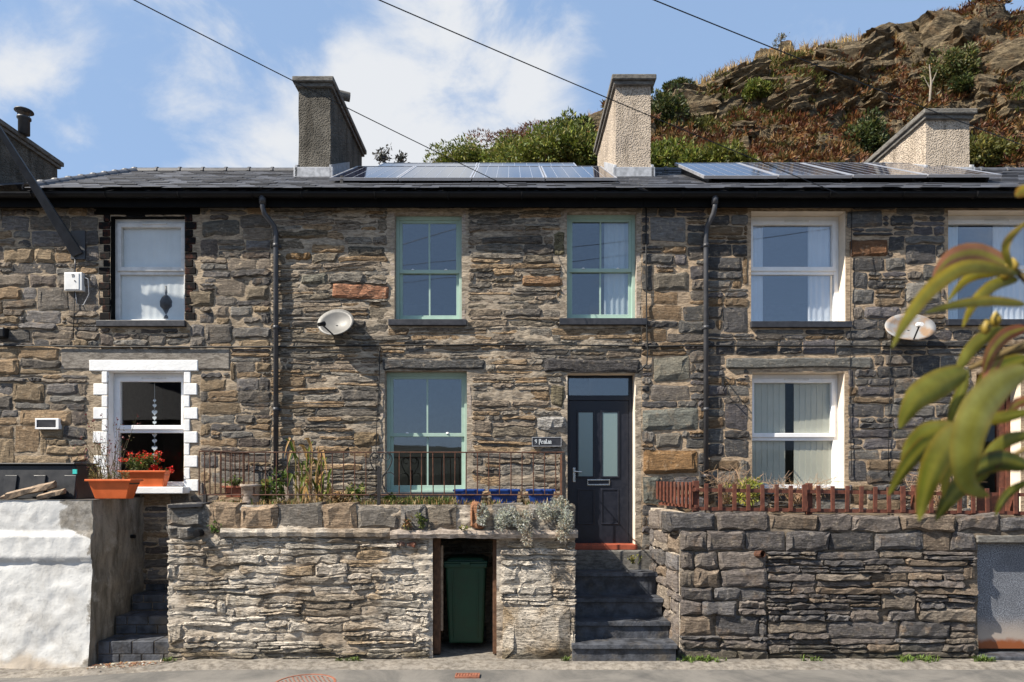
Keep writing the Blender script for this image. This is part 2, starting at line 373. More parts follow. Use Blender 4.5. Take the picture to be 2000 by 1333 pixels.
def pack(x0, y0, x1, y1, blocked, rw, rh, rng, split=.22, span=.13):
    """coursed rubble: beds of varying height, stones of random length, some split in two, some two beds tall"""
    out = []; bl = [tuple(q) for q in blocked]; y = y0
    def fit(r, skip=()):
        ps = [r]
        for q in bl:
            nxt = []
            for (a, c, b, d) in ps:
                if q[2] <= a or q[0] >= b or q[3] <= c or q[1] >= d: nxt.append((a, c, b, d)); continue
                ov = min(d, q[3]) - max(c, q[1]); ox = min(b, q[2]) - max(a, q[0])
                if ov < .6 * (d - c) and ox > .5 * (b - a):
                    nxt.append((a, q[3], b, d) if q[1] <= c else (a, c, b, q[1])); continue
                if q[0] - a > 7: nxt.append((a, c, q[0], d))
                if b - q[2] > 7: nxt.append((q[2], c, b, d))
            ps = nxt
        return [q for q in ps if q[2] - q[0] > 7 and q[3] - q[1] > 3.5]
    while y < y1 - 3:
        h = rng.uniform(*rh((x0 + x1) / 2, y)); y2 = y + h
        if y1 - y2 < 6: y2 = y1
        x = x0 - rng.uniform(0, 30)
        while x < x1 - 1:
            w = rng.uniform(*rw(x, y)) * (.7 if h < 9 and rng.random() < .3 else 1); xa, xb = max(x, x0), min(x + w, x1)
            if x1 - xb < 14: xb = x1
            x = xb
            for (a, c, b, d) in fit((xa, y, xb, y2)):
                q = rng.random(); hh = d - c
                if q < span and b - a < 75 and d == y2:
                    e = min(y1, d + h * rng.uniform(.5, 1.1)); f = fit((a, d, b, e))
                    if len(f) == 1 and f[0] == (a, d, b, e): out.append((a, c, b, e)); bl.append((a, c, b, e)); continue
                if q < span + split and hh > 11:
                    t = c + hh * rng.uniform(.35, .65)
                    for (u, v) in ((c, t), (t, d)):
                        if b - a > 60 and rng.random() < .6: k = a + (b - a) * rng.uniform(.3, .7); out += [(a, u, k, v), (k, u, b, v)]
                        else: out.append((a, u, b, v))
                else: out.append((a, c, b, d))
        y = y2
    return out
def stone(mb, m, x0, y0, x1, y1, depth, col, rng, joint=1.6, jit=1.3, warp=None, back=.03, base=0.0):
    """one rough stone; m(px, py, out) -> world point"""
    x0 += joint; x1 -= joint; y0 += joint * .75; y1 -= joint * .75
    w, h = x1 - x0, y1 - y0
    if w < 2 or h < 2: return
    nx = max(3, min(7, int(w / h * 1.1) + 2)); ny = 2 if w > 1.2 * h else 3
    jx, jy = min(jit, w * .08), min(jit, h * .16)
    cx, cy = min(.35, 2.0 / w * 2.2), min(.35, 2.0 / h * 1.3)
    pts = []
    def par(n, c): return [c + (1 - 2 * c) * k / (n - 1) for k in range(n)]
    tx, ty = par(nx, cx * .8), par(ny, cy * .9)
    skew = rng.uniform(-.10, .10) * h; tap = rng.uniform(-.08, .08) * h
    for t in tx: pts.append([x0 + w * t + rng.uniform(-jx, jx), y1 + rng.uniform(-jy, jy) + skew * (t - .5)])
    for t in ty: pts.append([x1 + rng.uniform(-jx, jx), y1 - h * t + rng.uniform(-jy, jy) * .5 + skew * .5])
    for t in tx: pts.append([x1 - w * t + rng.uniform(-jx, jx), y0 + rng.uniform(-jy, jy) + skew * (.5 - t) + tap * (t - .5)])
    for t in ty: pts.append([x0 + rng.uniform(-jx, jx), y0 + h * t + rng.uniform(-jy, jy) * .5 - skew * .5])
    n = len(pts); mx = sum(p[0] for p in pts) / n; my = sum(p[1] for p in pts) / n
    if warp:
        for p in pts: p[1] += warp(p[0], p[1])
        my += warp(mx, my)
    c4 = tuple(col) + (1,)
    depth += base; ed = base + (depth - base) * rng.uniform(.15, .6); tilt = rng.uniform(-.3, .3) * (depth - base); tilt2 = rng.uniform(-.25, .35) * (depth - base)
    ins = min(w, h) * rng.uniform(.14, .24)
    A = [mb.v(m(p[0], p[1], -back), c4) for p in pts]
    B = [mb.v(m(p[0], p[1], ed + rng.uniform(-.2, .2) * (depth - base)), c4) for p in pts]
    Cc = []
    for p in pts:
        dx, dy = mx - p[0], my - p[1]
        qx = p[0] + math.copysign(min(abs(dx), ins), dx); qy = p[1] + math.copysign(min(abs(dy) * .9, ins), dy)
        Cc.append(mb.v(m(qx, qy, base + (depth - base) * rng.uniform(.7, 1.25) + tilt * (qx - mx) / w * 2 + tilt2 * (qy - my) / h * 2), c4))
    for k in range(n):
        l = (k + 1) % n
        mb.f(A[k], A[l], B[l], B[k]); mb.f(B[k], B[l], Cc[l], Cc[k])
    bot = Cc[:nx]; top = list(reversed(Cc[nx + ny:2 * nx + ny])); rt = Cc[nx:nx + ny]; lt = list(reversed(Cc[2 * nx + ny:]))
    for k in range(nx - 1): mb.f(bot[k], bot[k + 1], top[k + 1], top[k])
    mb.f(bot[-1], *rt, top[-1]); mb.f(top[0], *reversed(lt), bot[0])
def colour(pal, rng, x=0, y=0, dark=1.0):
    c = rng.choice(PAL[pal]); k = rng.uniform(.8, 1.2) * (1 + .18 * N3(x * .006, y * .006)) * dark
    return tuple(v * k for v in c)
def lay(wall, rects, m, pal, mat, rng, depth=(.012, .034), joint=1.6, jit=1.3, warp=None, limit=300, special=(), colfn=None, back=.03, base=0.0):
    """stones of a wall: the largest ones as objects of their own, the rest joined as one part"""
    jobs = [(r, None) for r in rects] + [(s[:4], s[4:]) for s in special]
    jobs.sort(key=lambda q: -(q[0][2] - q[0][0]) * (q[0][3] - q[0][1]) - (1e9 if q[1] else 0))
    rest = MB()
    for k, (r, sp) in enumerate(jobs):
        mb = MB() if k < limit else rest
        dep = rng.uniform(*depth); c = colfn(r, rng) if colfn else colour(pal, rng, r[0], r[1])
        if sp: c, dep = sp[0], sp[1]
        stone(mb, m, r[0], r[1], r[2], r[3], dep, c, rng, joint, jit, warp, back, base)
        if k < limit and mb.V: mb.build('stone', mat, wall)
    if rest.V: rest.build('small_stones', mat, wall, kind='stuff')
def mortar_wall(name, x0, x1, z0, z1, openings, yfun, mat, parent, step=.032):
    """front sheet of a masonry wall with real openings; openings as (x0,x1,z0,z1)"""
    def lines(a, b, cuts):
        s = sorted({a, b} | {c for c in cuts if a < c < b}); out = []
        for p, q in zip(s, s[1:]):
            n = max(1, int(round((q - p) / step))); out += [p + (q - p) * k / n for k in range(n)]
        return out + [b]
    xs = lines(x0, x1, [c for o in openings for c in o[:2]]); zs = lines(z0, z1, [c for o in openings for c in o[2:]])
    m = MB(); idx = {}
    def vid(i, j):
        if (i, j) not in idx: idx[i, j] = m.v((xs[i], yfun(xs[i], zs[j]), zs[j]))
        return idx[i, j]
    for j in range(len(zs) - 1):
        cz = (zs[j] + zs[j + 1]) / 2
        for i in range(len(xs) - 1):
            cx = (xs[i] + xs[i + 1]) / 2
            if any(o[0] < cx < o[1] and o[2] < cz < o[3] for o in openings): continue
            m.f(vid(i, j), vid(i + 1, j), vid(i + 1, j + 1), vid(i, j + 1))
    return m.build(name, mat, parent, None, True)
s0 = S(0)
def fx(px): return (px - VX) / s0
def fz(py): return EYE - (py - VY) / s0
def fm(px, py, c): return Vector((fx(px), -c, fz(py)))
TOPZ = fz(402)

def reveal(parent, o, depth, mat, rng, w=(10, 10, 8, 0), proud=.016, jag=2.0, label=None):
    """render round an opening: rough-edged face band + returns to the frame; o is the opening in photo pixels on the facade"""
    x0, y0, x1, y1 = o; mb = MB(); n = 9
    def side(pts, outs):
        a = []; b = []; c = []
        for p, q in zip(pts, outs):
            a.append(mb.v(fm(q[0], q[1], -.01))); b.append(mb.v(fm(q[0] * .8 + p[0] * .2, q[1] * .8 + p[1] * .2, proud * rng.uniform(.6, 1.1))))
            c.append((mb.v(fm(p[0], p[1], proud * .8)), mb.v(fm(p[0], p[1], -depth))))
        for k in range(len(pts) - 1):
            mb.f(a[k], a[k + 1], b[k + 1], b[k]); mb.f(b[k], b[k + 1], c[k + 1][0], c[k][0]); mb.f(c[k][0], c[k + 1][0], c[k + 1][1], c[k][1])
    per = []; out = []
    L, Rr, T, B = w
    for k in range(n): t = k / (n - 1); per.append((x0 + rng.uniform(-.4, .4), y1 + (y0 - y1) * t)); out.append((x0 - L + rng.uniform(-jag, jag), y1 + (y0 - T - y1) * t))
    for k in range(1, n): t = k / (n - 1); per.append((x0 + (x1 - x0) * t, y0)); out.append((x0 - L + (x1 - x0 + L + Rr) * t, y0 - T + rng.uniform(-jag, jag) * .5))
    for k in range(1, n): t = k / (n - 1); per.append((x1 + rng.uniform(-.4, .4), y0 + (y1 - y0) * t)); out.append((x1 + Rr + rng.uniform(-jag, jag), y0 - T + (y1 - y0 + T) * t))
    side(per, out)
    m2 = mb.build('reveal', mat, parent); 
    if label: m2['label'] = label
    return m2
def wavy(mb, x0, x1, z0, z1, y, amp=.02, n=None, per=.07, flare=0.0, th=.004):
    n = n or max(8, int((x1 - x0) / per * 6)); top = []; bot = []
    for k in range(n + 1):
        t = k / n; x = x0 + (x1 - x0) * t
        yy = y + amp * math.sin(2 * math.pi * (x / per) + 1.5 * math.sin(x * 9))
        top.append(mb.v((x, yy, z1))); bot.append(mb.v((x + flare * (t - .5), yy + amp * .3 * math.sin(x * 40), z0)))
    for k in range(n): mb.f(bot[k], bot[k + 1], top[k + 1], top[k])
    tp = [mb.v((mb.V[i][0], mb.V[i][1] + th, mb.V[i][2])) for i in top]; bt = [mb.v((mb.V[i][0], mb.V[i][1] + th, mb.V[i][2])) for i in bot]
    for k in range(n): mb.f(tp[k], tp[k + 1], bt[k + 1], bt[k])
    mb.f(top[0], tp[0], bt[0], bot[0]); mb.f(bot[n], bt[n], tp[n], top[n])

def house(name, label, cat, pxa, pxb, style, openings, special, rw, rh, yfun, mat, mmat, rng, warp, blocked=(), **kw):
    h = thing(name, label, cat, (fx((pxa + pxb) / 2), 0, 0))
    op = [(fx(o[0]), fx(o[2]), fz(o[3]), fz(o[1])) for o in openings]
    wall = mortar_wall('stone_wall', fx(pxa), fx(pxb), -.1, TOPZ + .12, op, yfun, mmat, h)
    bl = [(o[0] - 6, o[1] - 5, o[2] + 6, o[3] + 2) for o in openings] + [s[:4] for s in special] + list(blocked)
    rects = []; cuts = kw.pop('panels', (pxa, pxb))
    for ca_, cb_ in zip(cuts, cuts[1:]): rects += pack(ca_, 404, cb_, 1300 if style == 'left' else 1110, bl, rw, rh, rng)
    lay(wall, rects, fm, style, mat, rng, special=special, warp=warp, **kw)
    room = MB(); x0, x1 = fx(pxa) + .1, fx(pxb) - .1
    i = [room.v(p) for p in ((x0, .34, .3), (x1, .34, .3), (x1, 5.2, .3), (x0, 5.2, .3), (x0, .34, TOPZ), (x1, .34, TOPZ), (x1, 5.2, TOPZ), (x0, 5.2, TOPZ))]
    for q in ((0, 1, 2, 3), (7, 6, 5, 4), (2, 6, 7, 3), (1, 5, 6, 2), (3, 7, 4, 0)): room.f(*[i[k] for k in q])
    room.build('interior', M['room'], h)
    return h, wall

def framed_window(h, o, rec, mat, kind, sill=None, sillmat=None, glass='glass'):
    """o: opening in pixels on the facade; rec: how far the frame stands back"""
    x0, x1, z0, z1 = fx(o[0]), fx(o[2]), fz(o[3]), fz(o[1]); d = .07; mb = MB()
    if kind == 'sash':
        fw = .045; mb.ring(x0, x1, z0, z1, fw, fw, .05, .05, rec, rec + d)
        w = mb.build('window', mat, h, bevel=.004)
        mid = z0 + (z1 - z0) * .475
        m2 = MB(); m2.ring(x0 + fw, x1 - fw, mid - .008, z1 - .05, .042, .042, .05, .04, rec + .022, rec + .05); m2.build('upper_sash', mat, w, bevel=.003)
        m2 = MB(); m2.ring(x0 + fw, x1 - fw, z0 + .05, mid + .03, .042, .042, .065, .04, rec + .052, rec + .08); m2.build('lower_sash', mat, w, bevel=.003)
        cx = (x0 + x1) / 2
        m2 = MB(); m2.box(cx - .011, cx + .011, rec + .026, rec + .046, mid + .04, z1 - .088); m2.build('glazing_bar', mat, w)
        m2 = MB(); m2.box(cx - .011, cx + .011, rec + .056, rec + .076, z0 + .112, mid - .008); m2.build('glazing_bar', mat, w)
        for a, b in ((x0 + fw + .042, cx - .011), (cx + .011, x1 - fw - .042)):
            m2 = MB(); m2.box(a, b, rec + .033, rec + .039, mid + .04, z1 - .088); m2.build('pane', M[glass], w)
            m2 = MB(); m2.box(a, b, rec + .063, rec + .069, z0 + .112, mid - .008); m2.build('pane', M[glass], w)
        for a in (.25, .75):
            m2 = MB(); m2.lathe((x0 + (x1 - x0) * a, rec + .03, mid + .036), [(.025, 0), (.02, .012), (.006, .02)], 8); m2.build('sash_fitting', M['upvc'], w)
    else:
        fw = .062; mid = z0 + (z1 - z0) * (.50 if kind == 'pvc' else .45)
        mb.ring(x0, x1, z0, z1, fw, fw, .06, .085, rec, rec + d)
        w = mb.build('window', mat, h, bevel=.005)
        m2 = MB(); m2.ring(x0 + fw * .6, x1 - fw * .6, mid + .0, z1 - .06, .055, .055, .06, .06, rec - .018, rec + .05); m2.build('casement', mat, w, bevel=.006)
        m2 = MB(); m2.box(x0 + fw - .01, x1 - fw + .01, rec + .003, rec + .06, mid - .045, mid + .02); m2.build('transom', mat, w, bevel=.004)
        m2 = MB(); m2.box(x0 + fw * .6 + .05, x1 - fw * .6 - .05, rec + .02, rec + .026, mid + .055, z1 - .115); m2.build('pane', M[glass], w)
        m2 = MB(); m2.box(x0 + fw - .006, x1 - fw + .006, rec + .03, rec + .036, z0 + .055, mid - .04); m2.build('pane', M[glass], w)
        m2 = MB(); c = (x0 + x1) / 2 + .05; m2.box(c - .17, c + .17, rec - .03, rec - .016, z1 - .085, z1 - .06); m2.build('trickle_vent', M['upvc_old'], w, bevel=.004)
    if sill:
        m2 = MB(); m2.box(fx(sill[0]), fx(sill[2]), -.075, rec + .02, fz(sill[3]), fz(sill[1])); m2.build('sill', M[sillmat or 'slate_sill'], w, bevel=.006)
    return w

def rects_wh(wl, wh): return lambda x, y: (wl, wh)
# ---- left house
rng = random.Random(3)
def w_left(x, y): return 3.5 * N3(x / 130, y / 70, 1.3) + 1.5 * N3(x / 40, y / 30, 4)
OA, OB = (218, 424, 362, 630), (213, 727, 360, 950)
HL, WALL_L = house('terraced_house', 'left terraced stone house with a white painted window surround and white plastic windows', 'house', -90, 530, 'left',
    [OA, OB], [(455, 640, 530, 662, (.16, .15, .14), .03), (-20, 648, 60, 672, (.12, .11, .1), .02), (395, 432, 470, 462, (.15, .14, .12), .03), (480, 560, 528, 588, (.22, .18, .13), .03), (370, 570, 420, 600, (.2, .16, .11), .03)],
    lambda x, y: (28, 84) if y < 690 else (36, 110), lambda x, y: (16, 32) if (x < 196 and (y < 560 or y > 690)) else (10, 26),
    lambda x, z: -.016 - .012 * FR(x * 3, z * 5, 2) - .006 * FR(x * 11, z * 20, 5, 2), M['stone'], M['mortar_left'], rng, w_left,
    blocked=[(122, 680, 450, 722), (172, 700, 392, 962), (194, 624, 368, 642), (194, 408, 392, 628)], jit=1.8, joint=1.2, depth=(.006, .030), base=.015, panels=(-90, 196, 372, 530))
# ---- middle house
rng = random.Random(5)
def w_mid(x, y): return 5.0 * N3(x / 150, y / 45, 2.3) + 2.2 * N3(x / 45, y / 25, 7)
OC, OD, OE, OF = (771, 418, 902, 628), (1107, 415, 1243, 626), (752, 725, 912, 965), (1108, 730, 1240, 1072)
HM, WALL_M = house('terraced_house', 'middle terraced stone house with sage green sash windows and dark front door', 'house', 530, 1252, 'mid',
    [OC, OD, OE, OF], [(650, 558, 760, 586, (.44, .21, .12), .035), (748, 704, 948, 724, (.10, .10, .10), .035), (1062, 702, 1250, 728, (.09, .085, .085), .04),
        (1020, 539, 1098, 560, (.33, .20, .11), .03), (1048, 815, 1106, 840, (.46, .44, .41), .05), (680, 484, 752, 506, (.15, .13, .10), .025), (692, 843, 742, 872, (.30, .22, .13), .035), (558, 496, 610, 508, (.30, .19, .09), .03), (545, 450, 640, 466, (.2, .16, .11), .03),
        (1082, 455, 1102, 500, (.22, .19, .11), .02), (588, 536, 640, 556, (.22, .21, .17), .03), (642, 536, 712, 556, (.23, .21, .18), .035), (1075, 750, 1102, 795, (.2, .17, .11), .02), (790, 560, 1, 1, (.2, .2, .2), .02)][:13],
    lambda x, y: (38, 160), lambda x, y: (6, 12) if rng.random() < .72 else (12, 21),
    lambda x, z: -.017 - .017 * FR(x * 2.2, z * 7, 8) - .007 * FR(x * 7, z * 26, 5, 3), M['stone_mid'], M['mortar_mid'], rng, w_mid,
    blocked=[(758, 410, 914, 640), (1096, 408, 1264, 638), (742, 716, 922, 970), (1098, 726, 1252, 1110)], jit=1.5, joint=.7, depth=(.005, .030), base=.012)
# ---- right house
rng = random.Random(9)
def w_right(x, y): return 2.0 * N3(x / 160, y / 80, 3.3) + .8 * N3(x / 40, y / 30, 7)
OG, OH, OI, OJ = (1466, 414, 1650, 632), (1850, 412, 2060, 628), (1468, 728, 1648, 956), (1905, 728, 1992, 1075)
HR, WALL_R = house('terraced_house', 'right terraced stone house of dark coursed blocks with white plastic windows', 'house', 1252, 2090, 'right',
    [OG, OH, OI, OJ], [(1268, 426, 1340, 474, (.24, .23, .22), .02), (1252, 798, 1362, 842, (.19, .195, .17), .03), (1254, 880, 1362, 926, (.30, .175, .08), .035), (1274, 696, 1346, 746, (.24, .225, .18), .035),
        (1274, 534, 1346, 570, (.19, .165, .13), .03), (1415, 700, 1704, 722, (.15, .15, .14), .03), (1656, 468, 1732, 502, (.20, .10, .05), .03), (1766, 552, 1836, 592, (.28, .26, .23), .03), (1278, 846, 1330, 876, (.20, .18, .15), .03),
        (1254, 930, 1290, 985, (.12, .125, .11), .045), (1652, 412, 1722, 446, (.14, .135, .13), .03)],
    lambda x, y: (34, 105), lambda x, y: (14, 30), lambda x, z: -.019 - .004 * FR(x * 3, z * 4, 12) - .003 * FR(x * 14, z * 16, 5, 2), M['stone_dark'], M['mortar_right'], rng, w_right,
    blocked=[(1464, 405, 1662, 645), (1844, 405, 2070, 640), (1464, 722, 1650, 960), (1896, 722, 2000, 1100)], jit=1.5, joint=1.5, depth=(.008, .030), base=.018, panels=(1252, 1378, 2090))

# ---- openings: render, frames, glass
rng = random.Random(21)
WA = framed_window(HL, OA, .08, M['upvc_old'], 'pvc', (194, 628, 366, 640), glass='glass_clear')
WB = framed_window(HL, OB, .11, M['upvc'], 'pvc', None, glass='glass_clear')
WC = framed_window(HM, OC, .09, M['sage'], 'sash', (760, 626, 912, 638))
WD = framed_window(HM, OD, .09, M['sage'], 'sash', (1092, 624, 1262, 637))
WE = framed_window(HM, OE, .12, M['sage'], 'sash', (746, 962, 918, 972))
WG = framed_window(HR, OG, .17, M['upvc'], 'pvc', (1464, 630, 1660, 642), glass='glass_grey')
WH = framed_window(HR, OH, .17, M['upvc'], 'pvc', (1845, 626, 2066, 638), glass='glass_grey')
WI = framed_window(HR, OI, .17, M['upvc'], 'pvc2', (1466, 954, 1652, 966), glass='glass_clear')
for w, l in ((WA, 'weathered white window with grey net curtain upstairs'), (WB, 'white window in the painted surround'), (WC, 'sage green upper sash window near the chimney side'), (WD, 'sage green upper sash window above the front door'), (WE, 'large sage green ground floor sash window'), (WG, 'white upper window with pale curtain'), (WH, 'white upper window behind the leaves'), (WI, 'white lower window with vertical blinds')): w['label'] = l
for (o, dp) in ((OC, .1), (OD, .1), (OE, .14)): reveal(HM, o, dp, M['cement'], rng, (9, 9, 6, 0), jag=2.5)
reveal(HM, OF, .2, M['cream'], rng, (3, 2, 0, 0), proud=.012, jag=.8, label='cream painted door reveal')
reveal(HL, OA, .12, M['black_paint'], rng, (2, 2, 4, 0), jag=.5)
reveal(HL, OB, .12, M['white_paint'], rng, (2, 2, 1, 0), jag=.5)
for (o, dp) in ((OG, .2), (OH, .2), (OI, .2), (OJ, .2)): reveal(HR, o, dp, M['cream'], rng, (1.5, 1.5, 2, 0), proud=.01, jag=.6)
# black painted brick jambs and white painted quoins of the left house (each brick its own piece)
def quoins(parent, pname, edge, sgn, ys, mat, w0, w1, dep):
    base = None
    for k, (a, b) in enumerate(zip(ys, ys[1:])):
        w = (w1 if k % 2 else w0) + rng.uniform(-1.5, 1.5); mb = MB()
        xa, xb = sorted((edge, edge + sgn * w)); q = rng.uniform(-.004, .004)
        mb.box(fx(xa), fx(xb), -dep - q, .05, fz(b) + .004, fz(a) - .004); mb.build(pname, mat, parent, bevel=.008)
def steps_y(a, b, n): return [a + (b - a) * k / n for k in range(n + 1)]
tq = NT('flaking_black_brick'); pq = tq.pos(); nq = tq.noise(pq, 14, 6, .65)
M['brick_black'] = tq.done(tq.mix(tq.ramp(nq, .5, .62), (.010, .009, .009, 1), (.05, .02, .014, 1)), .75, tq.bump(tq.noise(pq, 40, 5), .5, .006), 0, .08)
for sg, ed in ((-1, 217), (1, 363)): quoins(WALL_L, 'brick', ed, sg, steps_y(420, 626, 14), M['brick_black'], 14, 21, .03)
mb = MB(); mb.box(fx(186), fx(392), -.03, .05, fz(421), fz(408)); mb.build('lintel', M['black_paint'], WALL_L, bevel=.006)
for sg, ed in ((-1, 212), (1, 361)): quoins(WALL_L, 'brick', ed, sg, [726 + 23.4 * k for k in range(11)], M['white_paint'], 12, 27, .03)
mb = MB(); mb.box(fx(177), fx(389), -.037, .05, fz(726), fz(704)); mb.build('lintel', M['white_paint'], WALL_L, bevel=.012, label='white painted window lintel')
mb = MB(); mb.box(fx(122), fx(450), -.03, .05, fz(722), fz(682)); mb.build('lintel', M['lintel_grey'], WALL_L, bevel=.012, label='long grey cement lintel')
mb = MB(); mb.box(fx(205), fx(372), -.20, .13, fz(964), fz(951)); mb.build('sill', M['white_paint'], WB, bevel=.01)

# ---- front door
x0, x1, z0, z1 = fx(OF[0]), fx(OF[2]), fz(1072), fz(OF[1]); yd = .17; sd = S(yd)
mb = MB(); mb.ring(x0, x1, z0, z1, .035, .05, .02, .03, yd, yd + .07); door = mb.build('door', M['door'], HM, bevel=.004, label='dark anthracite panelled front door with two frosted panes')
lx0, lx1, lz1 = x0 + .037, x1 - .052, PZ(783, yd)
mb = MB(); mb.box(x0 + .03, x1 - .045, yd + .004, yd + .06, lz1 + .004, lz1 + .075); mb.build('transom', M['door'], door, bevel=.004)
mb = MB(); mb.box(x0 + .03, x1 - .045, yd + .035, yd + .041, lz1 + .07, z1 - .02); mb.build('pane', M['glass'], door)
mb = MB(); mb.box(lx0, lx1, yd + .012, yd + .06, z0 + .022, lz1); mb.build('door_leaf', M['door'], door, bevel=.003)
for a, b in ((1130, 1158), (1177, 1206)):
    mb = MB(); mb.ring(PX(a - 4, yd), PX(b + 4, yd), PZ(934, yd), PZ(802, yd), .025, .025, .025, .025, yd - .004, yd + .02); mb.build('moulding', M['door'], door, bevel=.006)
    mb = MB(); mb.box(PX(a, yd), PX(b, yd), yd + .006, yd + .013, PZ(931, yd), PZ(806, yd)); mb.build('pane', M['frosted'], door)
    mb = MB(); mb.ring(PX(a - 3, yd), PX(b + 3, yd), PZ(1025, yd), PZ(955, yd), .022, .022, .022, .022, yd + .002, yd + .016); mb.build('panel', M['door'], door, bevel=.006)
mb = MB(); mb.ring(PX(1147, yd), PX(1191, yd), PZ(948.5, yd), PZ(936.5, yd), .012, .012, .018, .018, yd - .004, yd + .016); mb.build('letterbox', M['chrome'], door, bevel=.003)
mb = MB(); mb.box(PX(1119, yd), PX(1124, yd), yd, yd + .014, PZ(942, yd), PZ(914, yd)); ha = mb.build('handle_plate', M['chrome'], door, bevel=.004)
mb = MB(); mb.tube([P(1121.5, 921, yd), P(1121.5, 921, yd - .05), P(1136, 922, yd - .05)], .008, 8); mb.build('handle', M['chrome'], door)
mb = MB(); mb.box(x0 - .01, x1 + .03, -.03, .2, fz(1074), fz(1064)); mb.build('threshold', M['orange_paint'], HM, bevel=.006)
# right house door (dark red timber with a glass panel)
x0, x1, z0, z1 = fx(OJ[0]), fx(OJ[2]), fz(OJ[3]), fz(OJ[1])
mb = MB(); mb.ring(x0, x1, z0, z1, .06, .06, .05, .06, .17, .24); d2 = mb.build('door', M['wood_red'], HR, bevel=.004, label='dark red timber door behind the leaves')
mb = MB(); mb.ring(x0 + .06, x1 - .06, z0 + .05, z1 - .06, .12, .12, .7, .12, .19, .23); mb.build('door_leaf', M['wood_red'], d2, bevel=.004)
mb = MB(); mb.box(x0 + .18, x1 - .18, .205, .212, z0 + .75, z1 - .18); mb.build('pane', M['glass_clear'], d2)

# ---- curtains, blinds and window things
def curtain(name, label, cat, x0, x1, y0p, y1p, Y, mat, amp=.02, per=.07, flare=0):
    mb = MB(); wavy(mb, PX(x0, Y), PX(x1, Y), PZ(y1p, Y), PZ(y0p, Y), Y, amp, per=per, flare=flare)
    return tag(mb.build(name, mat, None, None, True), label, cat)
curtain('net_curtain', 'white net curtain filling the weathered upper window of the left house', 'curtain', 224, 372, 425, 632, .128, M['net'], .0022, .11)
curtain('curtain', 'pale curtain drawn to the right in the window above the front door', 'curtain', 1180, 1240, 425, 622, .205, M['curtain'], .008, .085)
curtain('curtain', 'pale curtain drawn to the right in the upper window beside the satellite dish', 'curtain', 1578, 1640, 425, 632, .245, M['curtain'], .008, .09)
curtain('curtain', 'narrow pale curtain at the left edge of the upper window beside the satellite dish', 'curtain', 1455, 1490, 425, 632, .245, M['curtain'], .007, .08)
curtain('curtain', 'patterned pale curtain at the left of the upper window behind the leaves', 'curtain', 1848, 1872, 425, 632, .245, M['net'], .015, .06)
curtain('curtain', 'pale curtain at the right of the upper window behind the leaves', 'curtain', 1940, 2000, 425, 632, .245, M['curtain'], .008, .09)
for (a, b, l) in ((1440, 1532, 'left bank of beige vertical blinds in the lower white window'), (1549, 1660, 'right bank of beige vertical blinds in the lower white window')):
    t = thing('vertical_blind', l, 'blind', P((a + b) / 2, 960, .25), None)
    n = int((b - a) / 11)
    for k in range(n):
        xa = PX(a + (b - a) * k / n, .25); xb = PX(a + (b - a) * (k + 1) / n, .25)
        mb = MB(); z0, z1 = PZ(975, .25), PZ(738, .25)
        mb.hexa([(xa, .222, z0), (xb, .227, z0), (xb, .231, z0), (xa, .226, z0), (xa, .222, z1), (xb, .227, z1), (xb, .231, z1), (xa, .226, z1)]); mb.build('slat', M['blind'], t)
    mb = MB(); mb.box(PX(a, .25), PX(b, .25), .24, .268, PZ(738, .25), PZ(734, .25)); mb.build('rail', M['blind'], t)
# hanging hearts in the lower left window
t = thing('heart_garland', 'string of small white hearts hanging in the lower left window', 'ornament', P(302, 905, .19))
mb = MB(); mb.tube([P(302, 735, .20), P(302, 905, .20)], .0025, 4); mb.build('string', M['sticker_white'], t)
for k, py in enumerate((783, 793, 806, 817, 826, 850, 862, 876, 890)):
    mb = MB(); r = (.022, .028, .04, .03, .028, .034, .034, .04, .036)[k]; c = P(302, py, .195); pts = []
    for q in range(14):
        a = 2 * math.pi * q / 14; pts.append((r * .0625 * 16 * math.sin(a) ** 3, r * .0625 * (13 * math.cos(a) - 5 * math.cos(2 * a) - 2 * math.cos(3 * a) - math.cos(4 * a))))
    a = [mb.v(c + Vector((p[0], -.005, p[1]))) for p in pts]; b = [mb.v(c + Vector((p[0], .005, p[1]))) for p in pts]
    mb.f(*a); mb.f(*reversed(b))
    for q in range(14): mb.f(a[q], b[q], b[(q + 1) % 14], a[(q + 1) % 14])
    mb.build('heart', M['sticker_white'], t)
# a figurine behind the net curtain window glass
mb = MB(); c = P(327, 624, .165); mb.lathe(c, [(.05, 0), (.05, .02), (.035, .06), (.06, .13), (.09, .17), (.095, .24), (.07, .30), (.04, .33), (.04, .35), (.042, .36), (.04, .46), (.0, .47)], 14)
tag(mb.build('figurine', M['slate'], None, None, True), 'dark hat wearing figurine standing behind the weathered upper window glass', 'figurine')
